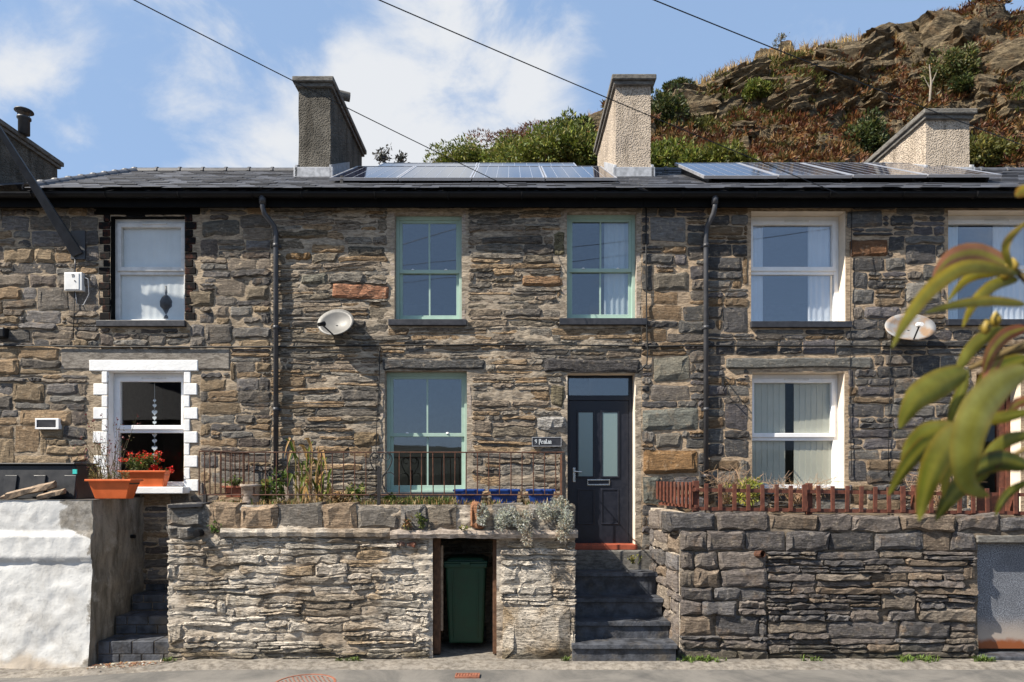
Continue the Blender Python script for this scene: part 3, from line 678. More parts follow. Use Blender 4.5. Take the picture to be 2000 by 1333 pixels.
#---ROOF---
# ------------------------------------------------------------------ roofs
EY, EZ, RY = -.30, 6.03, 2.5
SL = .545
def rz(Y): return EZ + (Y - EY) * SL
def roof(h, xa, xb, seed, hipx=None):
    """hipx: the ridge starts there and a hip runs down to the eave at xa"""
    rng = random.Random(seed); mb = MB()
    zt = rz(RY)
    if hipx is None:
        i = [mb.v(p) for p in ((xa, EY + .02, rz(EY) - .03), (xb, EY + .02, rz(EY) - .03), (xb, RY, zt - .03), (xa, RY, zt - .03), (xa, 2 * RY - EY, rz(EY) - .03), (xb, 2 * RY - EY, rz(EY) - .03))]
        mb.f(i[0], i[1], i[2], i[3]); mb.f(i[3], i[2], i[5], i[4])
    else:
        i = [mb.v(p) for p in ((xa, EY + .02, rz(EY) - .03), (xb, EY + .02, rz(EY) - .03), (xb, RY, zt - .03), (hipx, RY, zt - .03), (xa, 2 * RY - EY, rz(EY) - .03), (xb, 2 * RY - EY, rz(EY) - .03))]
        mb.f(i[0], i[1], i[2], i[3]); mb.f(i[3], i[2], i[5], i[4]); mb.f(i[0], i[3], i[4])
    r = mb.build('roof', M['slate'], h)
    sl = MB(); g = .17; n = int((RY - EY) / g); w = .26
    for k in range(n):
        ya = EY + k * g - .03; yb = ya + g * 1.35
        t = k / n; off = (k % 2) * w / 2
        x = xa - off
        lim = xa if hipx is None else xa + (hipx - xa) * t
        while x < xb:
            a, b = max(x, lim) + .003, min(x + w, xb) - .003; x += w
            if b - a < .03: continue
            dz = rng.uniform(0, .006); e = rng.uniform(-.012, .012)
            za, zb = rz(ya) + .016 + dz, rz(yb) + .002
            c = rng.uniform(.75, 1.25)
            sl.hexa([(a, ya + e, za - .008), (b, ya + e, za - .008), (b, yb, zb - .008), (a, yb, zb - .008), (a, ya + e, za), (b, ya + e, za), (b, yb, zb), (a, yb, zb)], (c, c, c, 1))
    sl.build('slates', M['slate_v'], r, kind='stuff')
    return r
t = NT('slate_varied'); a = t.n('ShaderNodeAttribute', attribute_name='col'); pp = t.pos()
M['slate_v'] = t.done(t.mix(t.ramp(t.noise(pp, 6, 6), .55, .75, 0, .5), t.mix(1.0, a.outputs['Color'], (.085, .087, .098, 1), 'MULTIPLY'), (.15, .145, .13, 1)), .5, t.bump(t.noise(pp, 40, 5), .3, .004), 0, .4)
RL = roof(HL, PX(50, EY), fx(530), 1, PX(266, RY)); RM = roof(HM, fx(530) + .003, fx(1252), 2); RR = roof(HR, fx(1252) + .003, fx(2600), 3)
def ridge_tile(parent, a, b, mat, r=.085):
    a, b = Vector(a), Vector(b); d = (b - a); mb = MB(); n = 8
    side = Vector((0, 1, 0)) if abs(d.normalized().y) < .8 else Vector((1, 0, 0))
    side = (side - d.normalized() * side.dot(d.normalized())).normalized(); up = side.cross(d).normalized()
    if up.z < 0: up = -up
    rings = []
    for (t, rr) in ((0, r * 1.0), (.86, r), (.9, r * 1.16), (.995, r * 1.16)):
        o = []; i = []
        for k in range(n + 1):
            q = math.pi * k / n; v = side * math.cos(q) + up * math.sin(q)
            o.append(mb.v(a + d * t + v * rr)); i.append(mb.v(a + d * t + v * (r * .8)))
        rings.append((o, i))
    for (o, i), (o2, i2) in zip(rings, rings[1:]):
        for k in range(n): mb.f(o[k], o[k + 1], o2[k + 1], o2[k]); mb.f(i[k + 1], i[k], i2[k], i2[k + 1])
    for (o, i), fl in ((rings[0], 0), (rings[-1], 1)):
        for k in range(n): mb.f(*((o[k], i[k], i[k + 1], o[k + 1]) if not fl else (o[k + 1], i[k + 1], i[k], o[k])))
    mb.build('ridge_tile', mat, parent)
za = rz(RY) - .03
xs = [PX(266 + 45 * k, RY) for k in range(8)]
for a, b in zip(xs, xs[1:]): ridge_tile(RL, (a, RY, za), (b, RY, za), M['slate'])
A = Vector((PX(50, EY), EY + .05, rz(EY))); B = Vector((PX(266, RY), RY, za))
for k in range(9): ridge_tile(RL, A.lerp(B, k / 9), A.lerp(B, (k + 1) / 9), M['slate'])
for k in range(12):
    a = fx(535) + .5 + k * .46
    if a + .46 < fx(1252): ridge_tile(RM, (a, RY, za), (a + .455, RY, za), M['red_tile'])
for k in range(16): a = fx(1256) + k * .46; ridge_tile(RR, (a, RY, za), (a + .455, RY, za), M['slate'])
# eaves: soffit and fascia boards, gutters with brackets
for h, a, b in ((HL, fx(-120), fx(530)), (HM, fx(530) + .002, fx(1252)), (HR, fx(1252) + .002, fx(2600))):
    mb = MB(); mb.box(a, b, -.165, -.135, 5.83, 6.02); mb.build('fascia', M['black_paint'], h, bevel=.004)
    mb = MB(); mb.box(a, b, -.135, .02, 5.875, 5.895); mb.build('soffit', M['black_paint'], h)
    mb = MB(); o = []; i = []; n = 10
    for X in (a, b):
        for rr, lst in ((.062, o), (.055, i)):
            lst.append([mb.v((X, -.232 - rr * math.cos(math.pi * k / n), 5.985 - rr * math.sin(math.pi * k / n))) for k in range(n + 1)])
    for k in range(n): mb.f(o[0][k], o[1][k], o[1][k + 1], o[0][k + 1]); mb.f(i[0][k + 1], i[1][k + 1], i[1][k], i[0][k])
    for k in (0, n): mb.f(o[0][k], i[0][k], i[1][k], o[1][k])
    g = mb.build('gutter', M['gutter'], h)
    x = a + .5
    while x < min(b, 8.5):
        mb = MB(); mb.tube([(x, -.232 - .066 * math.cos(math.pi * k / 8), 5.985 - .066 * math.sin(math.pi * k / 8)) for k in range(9)], .012, 4); mb.build('bracket', M['gutter'], g); x += .98
# downpipes
def downpipe(h, xt, xb, ybot, lab):
    X0, X1 = PX(xt, -.23), PX(xb, -.085)
    mb = MB(); mb.tube([(X0, -.232, 5.94), (X0, -.232, 5.80), (X0 + (X1 - X0) * .15, -.215, 5.72), (X0 + (X1 - X0) * .85, -.10, 5.60), (X1, -.085, 5.52), (X1, -.085, PZ(ybot, -.085))], .034, 12)
    p = mb.build('downpipe', M['pipe'], h, None, True); p['label'] = lab
    mb = MB(); mb.tube([(X0, -.232, 5.955), (X0, -.232, 5.84)], .045, 12); mb.build('outlet', M['pipe'], p, None, True)
    for py in (480, 640, 800, 930):
        z = PZ(py, -.085); mb = MB(); mb.tube([(X1, -.085, z - .025), (X1, -.085, z + .025)], .041, 12); mb.build('collar', M['pipe'], p, None, True)
        mb = MB(); mb.box(X1 - .055, X1 + .055, -.05, .0, z - .015, z + .015); mb.build('bracket', M['pipe'], p)
downpipe(HL, 513, 539, 968, 'grey downpipe between the left and middle houses'); downpipe(HR, 1396, 1379, 985, 'grey downpipe right of the front door')
# ------------------------------------------------------------------ chimneys
def chimney(h, xa, xb, ya, yb, ztop, mat, lab, capmat='cement_grey', zb=6.5, flash=True):
    mb = MB(); nx, ny, nz = 6, 12, 12
    rng = random.Random(int(xa * 100))
    def j(p): return (p[0] + .008 * FR(p[1] * 4, p[2] * 4, xa), p[1] + .008 * FR(p[0] * 4, p[2] * 4, 7 + xa), p[2])
    def face(f, n, m):
        g = [[mb.v(j(f(i / n, k / m))) for i in range(n + 1)] for k in range(m + 1)]
        for k in range(m):
            for i in range(n): mb.f(g[k][i], g[k][i + 1], g[k + 1][i + 1], g[k + 1][i])
    H = ztop - .10
    face(lambda u, v: (xa + (xb - xa) * u, ya, zb + (H - zb) * v), nx, nz); face(lambda u, v: (xb, ya + (yb - ya) * u, zb + (H - zb) * v), ny, nz)
    face(lambda u, v: (xb - (xb - xa) * u, yb, zb + (H - zb) * v), nx, nz); face(lambda u, v: (xa, yb - (yb - ya) * u, zb + (H - zb) * v), ny, nz)
    c = mb.build('chimney', mat, h, None, True, label=lab)
    mb = MB(); mb.box(xa - .075, xb + .075, ya - .09, yb + .09, H - .01, H + .075); mb.build('cap', M[capmat], c, bevel=.015)
    mb = MB(); mb.box(xa - .04, xb + .04, ya - .05, yb + .05, H - .07, H - .012); mb.build('cap_band', M[capmat], c, bevel=.008)
    if not flash: return c
    mb = MB(); mb.box(xa - .06, xb + .06, ya - .06, ya + .0, rz(ya) - .06, rz(ya) + .13); mb.build('flashing', M['lead'], c, bevel=.01)
    for X, q in ((xa, -1), (xb, 1)):
        mb = MB(); X0, X1 = sorted((X, X + q * .035)); zz = .16
        mb.hexa([(X0, ya - .06, rz(ya - .06) - .05), (X1, ya - .06, rz(ya - .06) - .05), (X1, RY, rz(RY) - .05), (X0, RY, rz(RY) - .05), (X0, ya - .06, rz(ya) + zz), (X1, ya - .06, rz(ya) + zz), (X1, RY, rz(RY) + zz), (X0, RY, rz(RY) + zz)])
        mb.build('flashing', M['lead'], c)
    return c
ca, cb = 1.4, 3.6
def cpx(px): return PX(px, ca)
C1 = chimney(HL, cpx(583), cpx(645), ca, cb, PZ(145, ca - .09), M['pebble_grey'], 'tall grey pebbledashed chimney between the left and middle houses')
C2 = chimney(HM, cpx(1203), cpx(1271), ca, cb, PZ(141, ca - .09), M['pebble_buff'], 'tall buff pebbledashed chimney above the front door')
C3 = chimney(HR, cpx(1808), cpx(1893), ca, cb, PZ(208, ca - .09), M['pebble_buff'], 'short wide buff chimney at the far right', zb=6.3)
mb = MB(); z = PZ(147, ca); mb.tube([(cpx(632), 2.0, z + .06), (cpx(662), 2.1, z + .05)], .075, 14, caps=False); mb.tube([(cpx(662), 2.1, z + .05), (cpx(632), 2.0, z + .06)], .065, 14, caps=False)
mb.build('chimney_pot', M['cement_grey'], C1, None, True)
# house beyond the left one with its stack and metal flue
HX = thing('terraced_house', 'dark rendered neighbouring house at the left edge whose chimney carries a metal cowl', 'house', (-9.5, 1.0, 0))
xr = (112 - VX) * (D + cb) / F
mb = MB(); mb.box(-15.0, fx(-90) - .003, .01, 5.2, -.1, 5.9); mb.build('wall', M['mortar_left'], HX)
mb = MB(); i = [mb.v(p) for p in ((-15.2, EY + .02, rz(EY) - .05), (-8.25, EY + .02, rz(EY) - .05), (-8.25, RY, rz(RY) - .2), (-15.2, RY, rz(RY) - .2), (-15.2, 2 * RY - EY, rz(EY) - .05), (-8.25, 2 * RY - EY, rz(EY) - .05))]
mb.f(i[0], i[1], i[2], i[3]); mb.f(i[3], i[2], i[5], i[4]); mb.build('roof', M['slate'], HX)
HY_ = thing('terraced_house', 'plain stone house continuing the terrace beyond the right edge', 'house', (10.5, 0, 0))
mb = MB(); mb.box(fx(2090) + .003, fx(2600), .01, 5.2, -.1, 5.9); mb.build('wall', M['mortar_right'], HY_)
CX = chimney(HX, xr - .55, xr, ca, cb, PZ(322, cb) + .1, M['pebble_grey'], 'dark grey chimney at the left edge', zb=4.5, flash=False)
pc = Vector((PX(47, 2.6), 2.6, PZ(322, cb) + .06))
mb = MB(); mb.lathe(pc, [(.09, 0), (.09, .26), (.11, .27), (.11, .30), (.085, .31)], 16); mb.build('flue', M['grey_metal'], CX, None, True)
mb = MB(); mb.lathe(pc + Vector((0, 0, .40)), [(.15, 0), (.14, .025), (.05, .065), (.0, .07)], 16); cw = mb.build('cowl', M['grey_metal'], CX, None, True)
for k in range(3):
    a = k * 2.1; mb = MB(); mb.tube([pc + Vector((.09 * math.cos(a), .09 * math.sin(a), .28)), pc + Vector((.12 * math.cos(a), .12 * math.sin(a), .41))], .008, 4); mb.build('cowl_stay', M['grey_metal'], CX)

# ------------------------------------------------------------------ solar panels
def panel(xa, xb, ya, yb, za, zb, label, group, cells):
    d = Vector((0, yb - ya, zb - za)); Lp = d.length; u = d.normalized(); nrm = Vector((0, -u.z, u.y))
    t = thing('solar_panel', label, 'solar panel', (xa, ya, za), group)
    def q(x, l, n): return Vector((x, ya, za)) + u * l + nrm * n
    w = .022
    mb = MB(); o = ((xa, 0), (xb, 0), (xb, Lp), (xa, Lp)); i = ((xa + w, w), (xb - w, w), (xb - w, Lp - w), (xa + w, Lp - w))
    A_ = [mb.v(q(*p, .018)) for p in o]; B_ = [mb.v(q(*p, .018)) for p in i]; C_ = [mb.v(q(*p, -.022)) for p in o]; D_ = [mb.v(q(*p, -.022)) for p in i]
    for k in range(4):
        j = (k + 1) % 4; mb.f(A_[k], A_[j], B_[j], B_[k]); mb.f(C_[j], C_[k], D_[k], D_[j]); mb.f(A_[j], A_[k], C_[k], C_[j]); mb.f(B_[k], B_[j], D_[j], D_[k])
    mb.build('panel_frame', M['alu'], t)
    mb = MB(); mb.hexa([q(xa + w, w, .0), q(xb - w, w, .0), q(xb - w, Lp - w, .0), q(xa + w, Lp - w, .0), q(xa + w, w, .013), q(xb - w, w, .013), q(xb - w, Lp - w, .013), q(xa + w, Lp - w, .013)])
    gl = mb.build('glass_sheet', M['solar'], t)
    for k in range(1, cells):
        x = xa + (xb - xa) * k / cells; mb = MB(); mb.hexa([q(x - .003, w, .0135), q(x + .003, w, .0135), q(x + .003, Lp - w, .0135), q(x - .003, Lp - w, .0135), q(x - .003, w, .0145), q(x + .003, w, .0145), q(x + .003, Lp - w, .0145), q(x - .003, Lp - w, .0145)])
        mb.build('busbar', M['alu'], gl)
    for x in (xa + .12, xb - .12):
        mb = MB(); mb.hexa([q(x - .02, .1, -.13), q(x + .02, .1, -.13), q(x + .02, Lp - .1, -.13), q(x - .02, Lp - .1, -.13), q(x - .02, .1, -.023), q(x + .02, .1, -.023), q(x + .02, Lp - .1, -.023), q(x - .02, Lp - .1, -.023)]); mb.build('mounting_rail', M['dark_iron'], t)
ya, yb = .2, 1.86; zA, zB = PZ(350, ya), PZ(327, yb)
ed = [642, 777, 921, 1065, 1207]; nm_ = ['leftmost', 'second from the left', 'third from the left', 'rightmost']
for k in range(4): panel(PX(ed[k], ya) + .008, PX(ed[k + 1], ya) - .008, ya, yb, zA, zB, 'solar panel in the front row of the middle roof, ' + nm_[k], 'solar panels on the middle roof', 6)
y2, y3 = 1.9, 2.42; zC, zD = PZ(327, y2), PZ(320.5, y3)
for k, (a, b) in enumerate(((737, 931), (931, 1128))): panel(PX(a, y2) + .008, PX(b, y2) - .008, y2, y3, zC, zD, 'solar panel in the upper row of the middle roof, ' + ('left one' if k == 0 else 'right one'), 'solar panels on the middle roof', 8)
ed = [1374, 1520, 1666, 1812, 1958]
for k in range(4): panel(PX(ed[k], ya) + .008, PX(ed[k + 1], ya) - .008, ya, yb, PZ(346 - k * .8, ya), PZ(320.5, yb), 'solar panel on the right roof, ' + nm_[k], 'solar panels on the right roof', 6)
for (px, lab) in ((668, 'small black cable clip box under the middle solar panels'),):
    mb = MB(); mb.box(PX(px - 3, .22), PX(px + 3, .22), .2, .26, rz(.22), rz(.22) + .11); tag(mb.build('roof_hook', M['dark_iron'], None, bevel=.004), 'black roof hook under the left end of the middle solar panels', 'hook')

# ------------------------------------------------------------------ retaining walls
FY = -1.1; s1 = S(FY)
def wx(px): return (px - VX) / s1
def wz(py): return EYE - (py - VY) / s1
def wm(px, py, c): return Vector((wx(px), FY - c, wz(py)))
# --- middle wall with the bin store opening
rng = random.Random(31)
WM = thing('retaining_wall', 'rough limewashed stone retaining wall below the railing with a bin store opening', 'wall', (wx(720), FY, 0))
OP = (846, 1050, 970, 1276)
opn = [(wx(OP[0]), wx(OP[2]), -.2, wz(OP[1]))]
core = mortar_wall('mortar_face', wx(333), wx(1122), -.15, wz(986), opn, lambda x, z: FY - .035 - .035 * FR(x * 1.6, z * 4.5, 3) - .018 * FR(x * 5, z * 13, 9, 3), M['mortar_white'], WM, .024)
bl = [(OP[0] - 6, OP[1] - 4, OP[2] + 6, 1400), (435, 1029, 845, 1050), (760, 1032, 1128, 1052), (978, 1180, 1112, 1290)]
r1 = pack(330, 1050, 1124, 1292, bl, rects_wh(36, 150), lambda x, y: (9, 24), rng, .3, .2)
def w_w(x, y): return 6 * N3(x / 90, y / 40, 4.3) + 2 * N3(x / 30, y / 18, 7)
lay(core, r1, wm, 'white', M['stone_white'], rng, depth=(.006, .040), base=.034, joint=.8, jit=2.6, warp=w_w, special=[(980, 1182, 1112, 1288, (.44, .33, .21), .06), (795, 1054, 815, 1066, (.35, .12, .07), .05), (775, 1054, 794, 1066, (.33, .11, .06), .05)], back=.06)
x = 345; tops = []
while x < 1118:
    w = rng.uniform(46, 96); tops.append((x, 986 + rng.uniform(-5, 4), min(x + w, 1124), 1034)); x += w
def colt(r, g): k = g.uniform(.75, 1.2); c = g.choice([(.31, .265, .21), (.26, .235, .205), (.34, .25, .17), (.25, .235, .215)]); return tuple(v * k for v in c)
tops = [r for r in tops if r[2] < 916 or r[0] > 944]
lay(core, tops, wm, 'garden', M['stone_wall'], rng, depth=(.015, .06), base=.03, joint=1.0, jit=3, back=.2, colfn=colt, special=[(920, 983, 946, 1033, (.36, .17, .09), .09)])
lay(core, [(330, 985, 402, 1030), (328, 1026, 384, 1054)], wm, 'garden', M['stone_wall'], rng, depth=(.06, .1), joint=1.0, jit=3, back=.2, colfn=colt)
mb = MB()
n = 26
def ledge(name, xa, xb, ya_, yb_, out, mat, seed):
    g = random.Random(seed); mb = MB(); n = int((xb - xa) / 14); A_ = []; 
    for k in range(n + 1):
        px = xa + (xb - xa) * k / n; t0 = ya_ + g.uniform(-1.2, 1.2); t1 = yb_ + g.uniform(-1.2, 1.2); o_ = out + g.uniform(-.012, .012)
        A_.append([mb.v(wm(px, t0, -.1)), mb.v(wm(px, t0 + 1, o_ * .9)), mb.v(wm(px, (t0 + t1) / 2, o_)), mb.v(wm(px, t1, o_ * .85)), mb.v(wm(px, t1, -.1))])
    for p, q in zip(A_, A_[1:]):
        for k in range(4): mb.f(p[k], p[k + 1], q[k + 1], q[k])
    mb.f(*A_[0]); mb.f(*reversed(A_[-1]))
    return mb.build(name, mat, WM)
ledge('ledge', 438, 764, 1031, 1047, .11, M['mortar_white'], 1); ledge('ledge', 765, 1127, 1034, 1050, .13, M['cement'], 2)
# wall body behind the face, soil bed on top
for nme, a, b, y0, y1, z0, z1 in (('wall_core', 335, OP[0] - 3, FY + .06, -.72, -.15, wz(1052)), ('wall_core', OP[2] + 3, 1122, FY + .06, -.05, -.15, wz(1052))):
    mb = MB(); mb.box(wx(a), wx(b), y0, y1, z0, z1); mb.build(nme, M['mortar_white'], WM)
mb = MB(); mb.box(wx(335), wx(1122), FY + .08, -.02, wz(1052), wz(1003)); mb.build('bed_slab', M['soil'], WM)
for (a, b, yy) in ((844, 858, -1.0), (962, 971, -1.0)):
    mb = MB(); mb.box(wx(a), wx(b), yy, yy + .1, .02, wz(1051)); mb.build('door_post', M['wood_dark'], WM, bevel=.006)
mb = MB(); mb.box(wx(858), wx(863), -.97, -.93, .3, wz(1068)); mb.build('door_edge', M['wood_old'], WM, bevel=.004)
mb = MB(); mb.tube([wm(394, 1040, -.1), wm(396, 1041, .16)], .042, 12); mb.build('drain_pipe', M['gutter'], WM)
mb = MB(); mb.hexa([wm(338, 991, -.3), wm(402, 989, -.3), wm(402, 989, .1), wm(338, 992, .12), wm(338, 984, -.3), wm(402, 981, -.3), wm(402, 984, .1), wm(338, 986, .12)]); mb.build('slate_slab', M['slate_sill'], WM)
def soil_z(x, y): return wz(990) + .03 * FR(x * 3, y * 5) + .05 * max(0, (y + .9))
sheet('soil_bed', wx(345), wx(1118), FY + .06, -.015, 90, 14, soil_z, M['soil'])
# --- right wall
rng = random.Random(41)
WR = thing('retaining_wall', 'dark grey brown stone retaining wall under the red picket fence', 'wall', (wx(1650), FY, 0))
opn = [(wx(1908), wx(2140), -.2, wz(1062))]
coreR = mortar_wall('mortar_face', wx(1327), wx(2160), -.15, wz(1008), opn, lambda x, z: FY - .01 - .02 * FR(x * 2, z * 4, 3) - .008 * FR(x * 7, z * 11, 9, 3), M['mortar_garden'], WR, .03)
bl = [(1902, 1056, 2200, 1400)]
def rw_(x, y): return (48, 100) if (y < 1072 or x < 1490 and y < 1235) else (46, 150)
def rh_(x, y): return (34, 42) if y < 1066 else ((28, 42) if x < 1490 and y < 1235 else ((8, 22) if rng.random() < .75 else (22, 38)))
r1 = pack(1327, 1038, 1905, 1076, bl, rects_wh(48, 100), rects_wh(36, 39), rng, .05, 0) + pack(1327, 1076, 1496, 1240, bl, rects_wh(44, 92), rects_wh(26, 40), rng, .1, .1) + pack(1496, 1076, 1905, 1290, bl, rects_wh(40, 150), lambda x, y: (8, 18) if rng.random() < .6 else (18, 34), rng, .3, .15) + pack(1327, 1240, 1496, 1290, bl, rects_wh(50, 150), rects_wh(8, 20), rng)
lay(coreR, r1, wm, 'garden', M['stone_wall'], rng, depth=(.010, .055), base=.022, joint=1.2, jit=3.0, warp=lambda x, y: 4 * N3(x / 110, y / 50, 4.3), back=.06)
x = 1300; tops = []
while x < 2100: w = rng.uniform(52, 110); tops.append((x, 1004 + rng.uniform(-4, 3) + (x - 1300) * .01, x + w, 1038)); x += w
lay(coreR, tops, wm, 'garden', M['stone_wall'], rng, depth=(.03, .07), joint=1.2, jit=3.5, back=.25)
mb = MB(); mb.box(wx(1335), wx(2160), FY + .06, -.02, wz(1058), wz(1012)); mb.build('wall_core', M['soil'], WR)
mb = MB(); mb.box(wx(1335), wx(1904), FY + .06, -.4, -.15, wz(1058)); mb.build('wall_core', M['mortar_garden'], WR)
# return of the right wall beside the steps
A0, B0 = Vector((wx(1327), FY - .01, 0)), Vector((1.90, -.02, 0)); uu = (B0 - A0); LU = uu.length; ud = uu.normalized(); un = Vector((-ud.y, ud.x, 0))
if un.x > 0: un = -un
def rm(px, py, c): return A0 + ud * ((px) / 160.0) + un * c + Vector((0, 0, EYE - (py - VY) / 160.0))
mb = MB(); i = [mb.v(rm(0, 1300, 0)), mb.v(rm(LU * 160, 1300, 0)), mb.v(rm(LU * 160, 1000, 0)), mb.v(rm(0, 1005, 0))]; j = [mb.v(rm(0, 1300, -.2)), mb.v(rm(LU * 160, 1300, -.2)), mb.v(rm(LU * 160, 1000, -.2)), mb.v(rm(0, 1005, -.2))]
mb.f(*i); mb.f(*reversed(j)); mb.f(i[3], i[2], j[2], j[3]); mb.f(i[0], i[3], j[3], j[0])
ret = mb.build('return_face', M['mortar_white'], WR)
r2 = pack(0, 1002, int(LU * 160), 1296, [], rects_wh(50, 110), rects_wh(26, 44), rng)
lay(ret, r2, rm, 'garden', M['stone_wall'], rng, depth=(.02, .06), joint=1.6, jit=3, colfn=lambda r, g: tuple(v * k_ * 1.25 for k_ in (1,) for v in g.choice(PAL['garden'])))
# sheet metal door at the right
mb = MB(); mb.box(wx(1904), wx(2150), FY - .05, FY + .5, wz(1060), wz(1046)); mb.build('lintel', M['cement_grey'], WR, bevel=.01)
t = NT('galvanised_door'); pp = t.pos(); sp = t.n('ShaderNodeSeparateXYZ'); t.L(pp, sp.inputs[0]); vv = t.n('ShaderNodeTexVoronoi'); vv.inputs['Scale'].default_value = 60; t.L(pp, vv.inputs['Vector'])
base = t.mix(t.ramp(t.noise(pp, 70, 4, .7), .4, .62), (.08, .088, .105, 1), (.32, .34, .38, 1)); base = t.mix(t.ramp(t.noise(pp, 2.5, 6), .4, .65, 0, .5), base, (.10, .105, .12, 1))
edge = t.math('ADD', sp.outputs['Z'], t.math('MULTIPLY', t.noise(pp, 5, 5), .18))
base = t.mix(t.ramp(edge, .32, .62, 1, 0), base, (.42, .36, .31, 1)); base = t.mix(t.ramp(edge, .24, .33, 1, 0), base, (.30, .095, .035, 1))
M['galv'] = t.done(base, .5, None, .3, .4)
mb = MB(); mb.box(wx(1908), wx(2150), FY + .1, FY + .13, .09, wz(1060)); mb.build('metal_door', M['galv'], WR)
mb = MB(); mb.tube([wm(1470, 1084, -.05), wm(1482, 1080, .13)], .042, 12, caps=False); mb.tube([wm(1482, 1080, .13), wm(1470, 1084, -.05)], .034, 12, caps=False); mb.build('drain_pipe', M['rust'], WR)
mb = MB(); mb.box(wx(1905), wx(2150), FY - .12, FY + .12, -.02, .05); mb.build('slate_slab', M['slate_step'], WR, bevel=.01)
# --- white wall at the left
t = NT('peeling_white_render'); pp = t.pos(); sp = t.n('ShaderNodeSeparateXYZ'); t.L(pp, sp.inputs[0]); n1 = t.noise(pp, 3, 8, .65, .4); n2 = t.noise(pp, 25, 6, .7); n3 = t.noise(pp, 9, 6, .6)
white = t.mix(t.ramp(n1, .42, .70, 0, .9), (.60, .60, .585, 1), (.40, .39, .37, 1)); white = t.mix(t.ramp(n2, .56, .74, 0, .45), white, (.27, .255, .23, 1))
low = t.math('ADD', sp.outputs['Z'], t.math('MULTIPLY', t.noise(pp, 2.2, 6), .9))
white = t.mix(t.ramp(low, .42, .62, .75, 0), white, (.42, .34, .25, 1))
ex = t.math('ADD', t.math('ADD', sp.outputs['X'], t.math('MULTIPLY', t.math('SUBTRACT', n1, .5), .9)), t.math('MULTIPLY', t.ramp(sp.outputs['Z'], 1.42, 1.62), .45))
mask = t.ramp(ex, -5.06, -4.98)
grey = t.mix(t.ramp(n3, .35, .65), (.20, .18, .15, 1), (.33, .31, .28, 1))
grey = t.mix(t.ramp(n2, .45, .65, 0, .5), grey, (.10, .095, .085, 1))
M['peel'] = t.done(t.mix(mask, white, grey), .8, t.bump(n1, .4, .03, t.bump(n2, .5, .012)), 0, .3)
t = NT('stained_cement'); pp = t.pos(); ps = t.pos((3, 3, .7)); n1 = t.noise(ps, 2.2, 7, .65); n2 = t.noise(pp, 30, 6, .7); n3 = t.noise(pp, 5, 6, .6)
c = t.mix(t.ramp(n1, .35, .65), (.13, .115, .09, 1), (.30, .265, .215, 1)); c = t.mix(t.ramp(n3, .55, .7, 0, .6), c, (.42, .40, .36, 1)); c = t.mix(t.ramp(n2, .5, .75, 0, .5), c, (.07, .065, .055, 1))
M['stained'] = t.done(c, .9, t.bump(n2, .5, .012, t.bump(n3, .5, .03)), 0, .2)
WW = thing('retaining_wall', 'white painted rendered retaining wall at the left beside the brick steps', 'wall', (wx(80), FY, 0))
mb = MB(); xs = [wx(-420) + (wx(183) - wx(-420)) * k / 130 for k in range(131)]; zs = [(-.2 + (wz(977) + .2) * k / 60) for k in range(61)]
def wy(x, z):
    b = 0
    if wz(1091) < z < wz(1043): b = .055 + .012 * FR(x * 4, z * 4, 3)
    elif z <= wz(1091): b = .02 + .07 * (wz(1091) - z) / 1.2 + .02 * FR(x * 1.5, z * 2.5, 5)
    else: b = .0 + .01 * FR(x * 2, z * 3, 6)
    return FY - b - .006 * FR(x * 9, z * 9, 2, 3)
def wxx(x, z):
    return x
id_ = {}
for k, z in enumerate(zs):
    for l, x in enumerate(xs): id_[k, l] = mb.v((x, wy(x, z), z))
for k in range(60):
    for l in range(130): mb.f(id_[k, l], id_[k, l + 1], id_[k + 1, l + 1], id_[k + 1, l])
WF = mb.build('front_face', M['peel'], WW, None, True)
mb = MB(); xsd = wx(183)
g = {}
for k in range(41):
    for l in range(31):
        z = -.2 + (wz(977) + .2) * k / 40; y = FY - .07 + (.05 - (FY - .07)) * l / 30
        yy = wy(xsd, z) if l == 0 else y
        g[k, l] = mb.v((xsd + (.03 * FR(y * 3, z * 3, 4) if l else 0) + .0, yy, z))
for k in range(40):
    for l in range(30): mb.f(g[k, l], g[k, l + 1], g[k + 1, l + 1], g[k + 1, l])
mb.build('side_face', M['stained'], WW, None, True)
mb = MB(); g = {}
for k in range(31):
    for l in range(11):
        x = wx(-420) + (xsd + .012 - wx(-420)) * k / 30; y = FY - .012 + (.0 - (FY - .012)) * l / 10
        g[k, l] = mb.v((x, y, wz(976.5) + .006 * FR(x * 4, y * 4)))
for k in range(30):
    for l in range(10): mb.f(g[k, l], g[k + 1, l], g[k + 1, l + 1], g[k, l + 1])
mb.build('top_face', M['cement_grey'], WW, None, True)
mb = MB(); mb.tube([Vector((xsd - .02, -.32, wz(1060))), Vector((xsd + .05, -.32, wz(1060)))], .025, 8); mb.build('overflow_pipe', M['gutter'], WW)

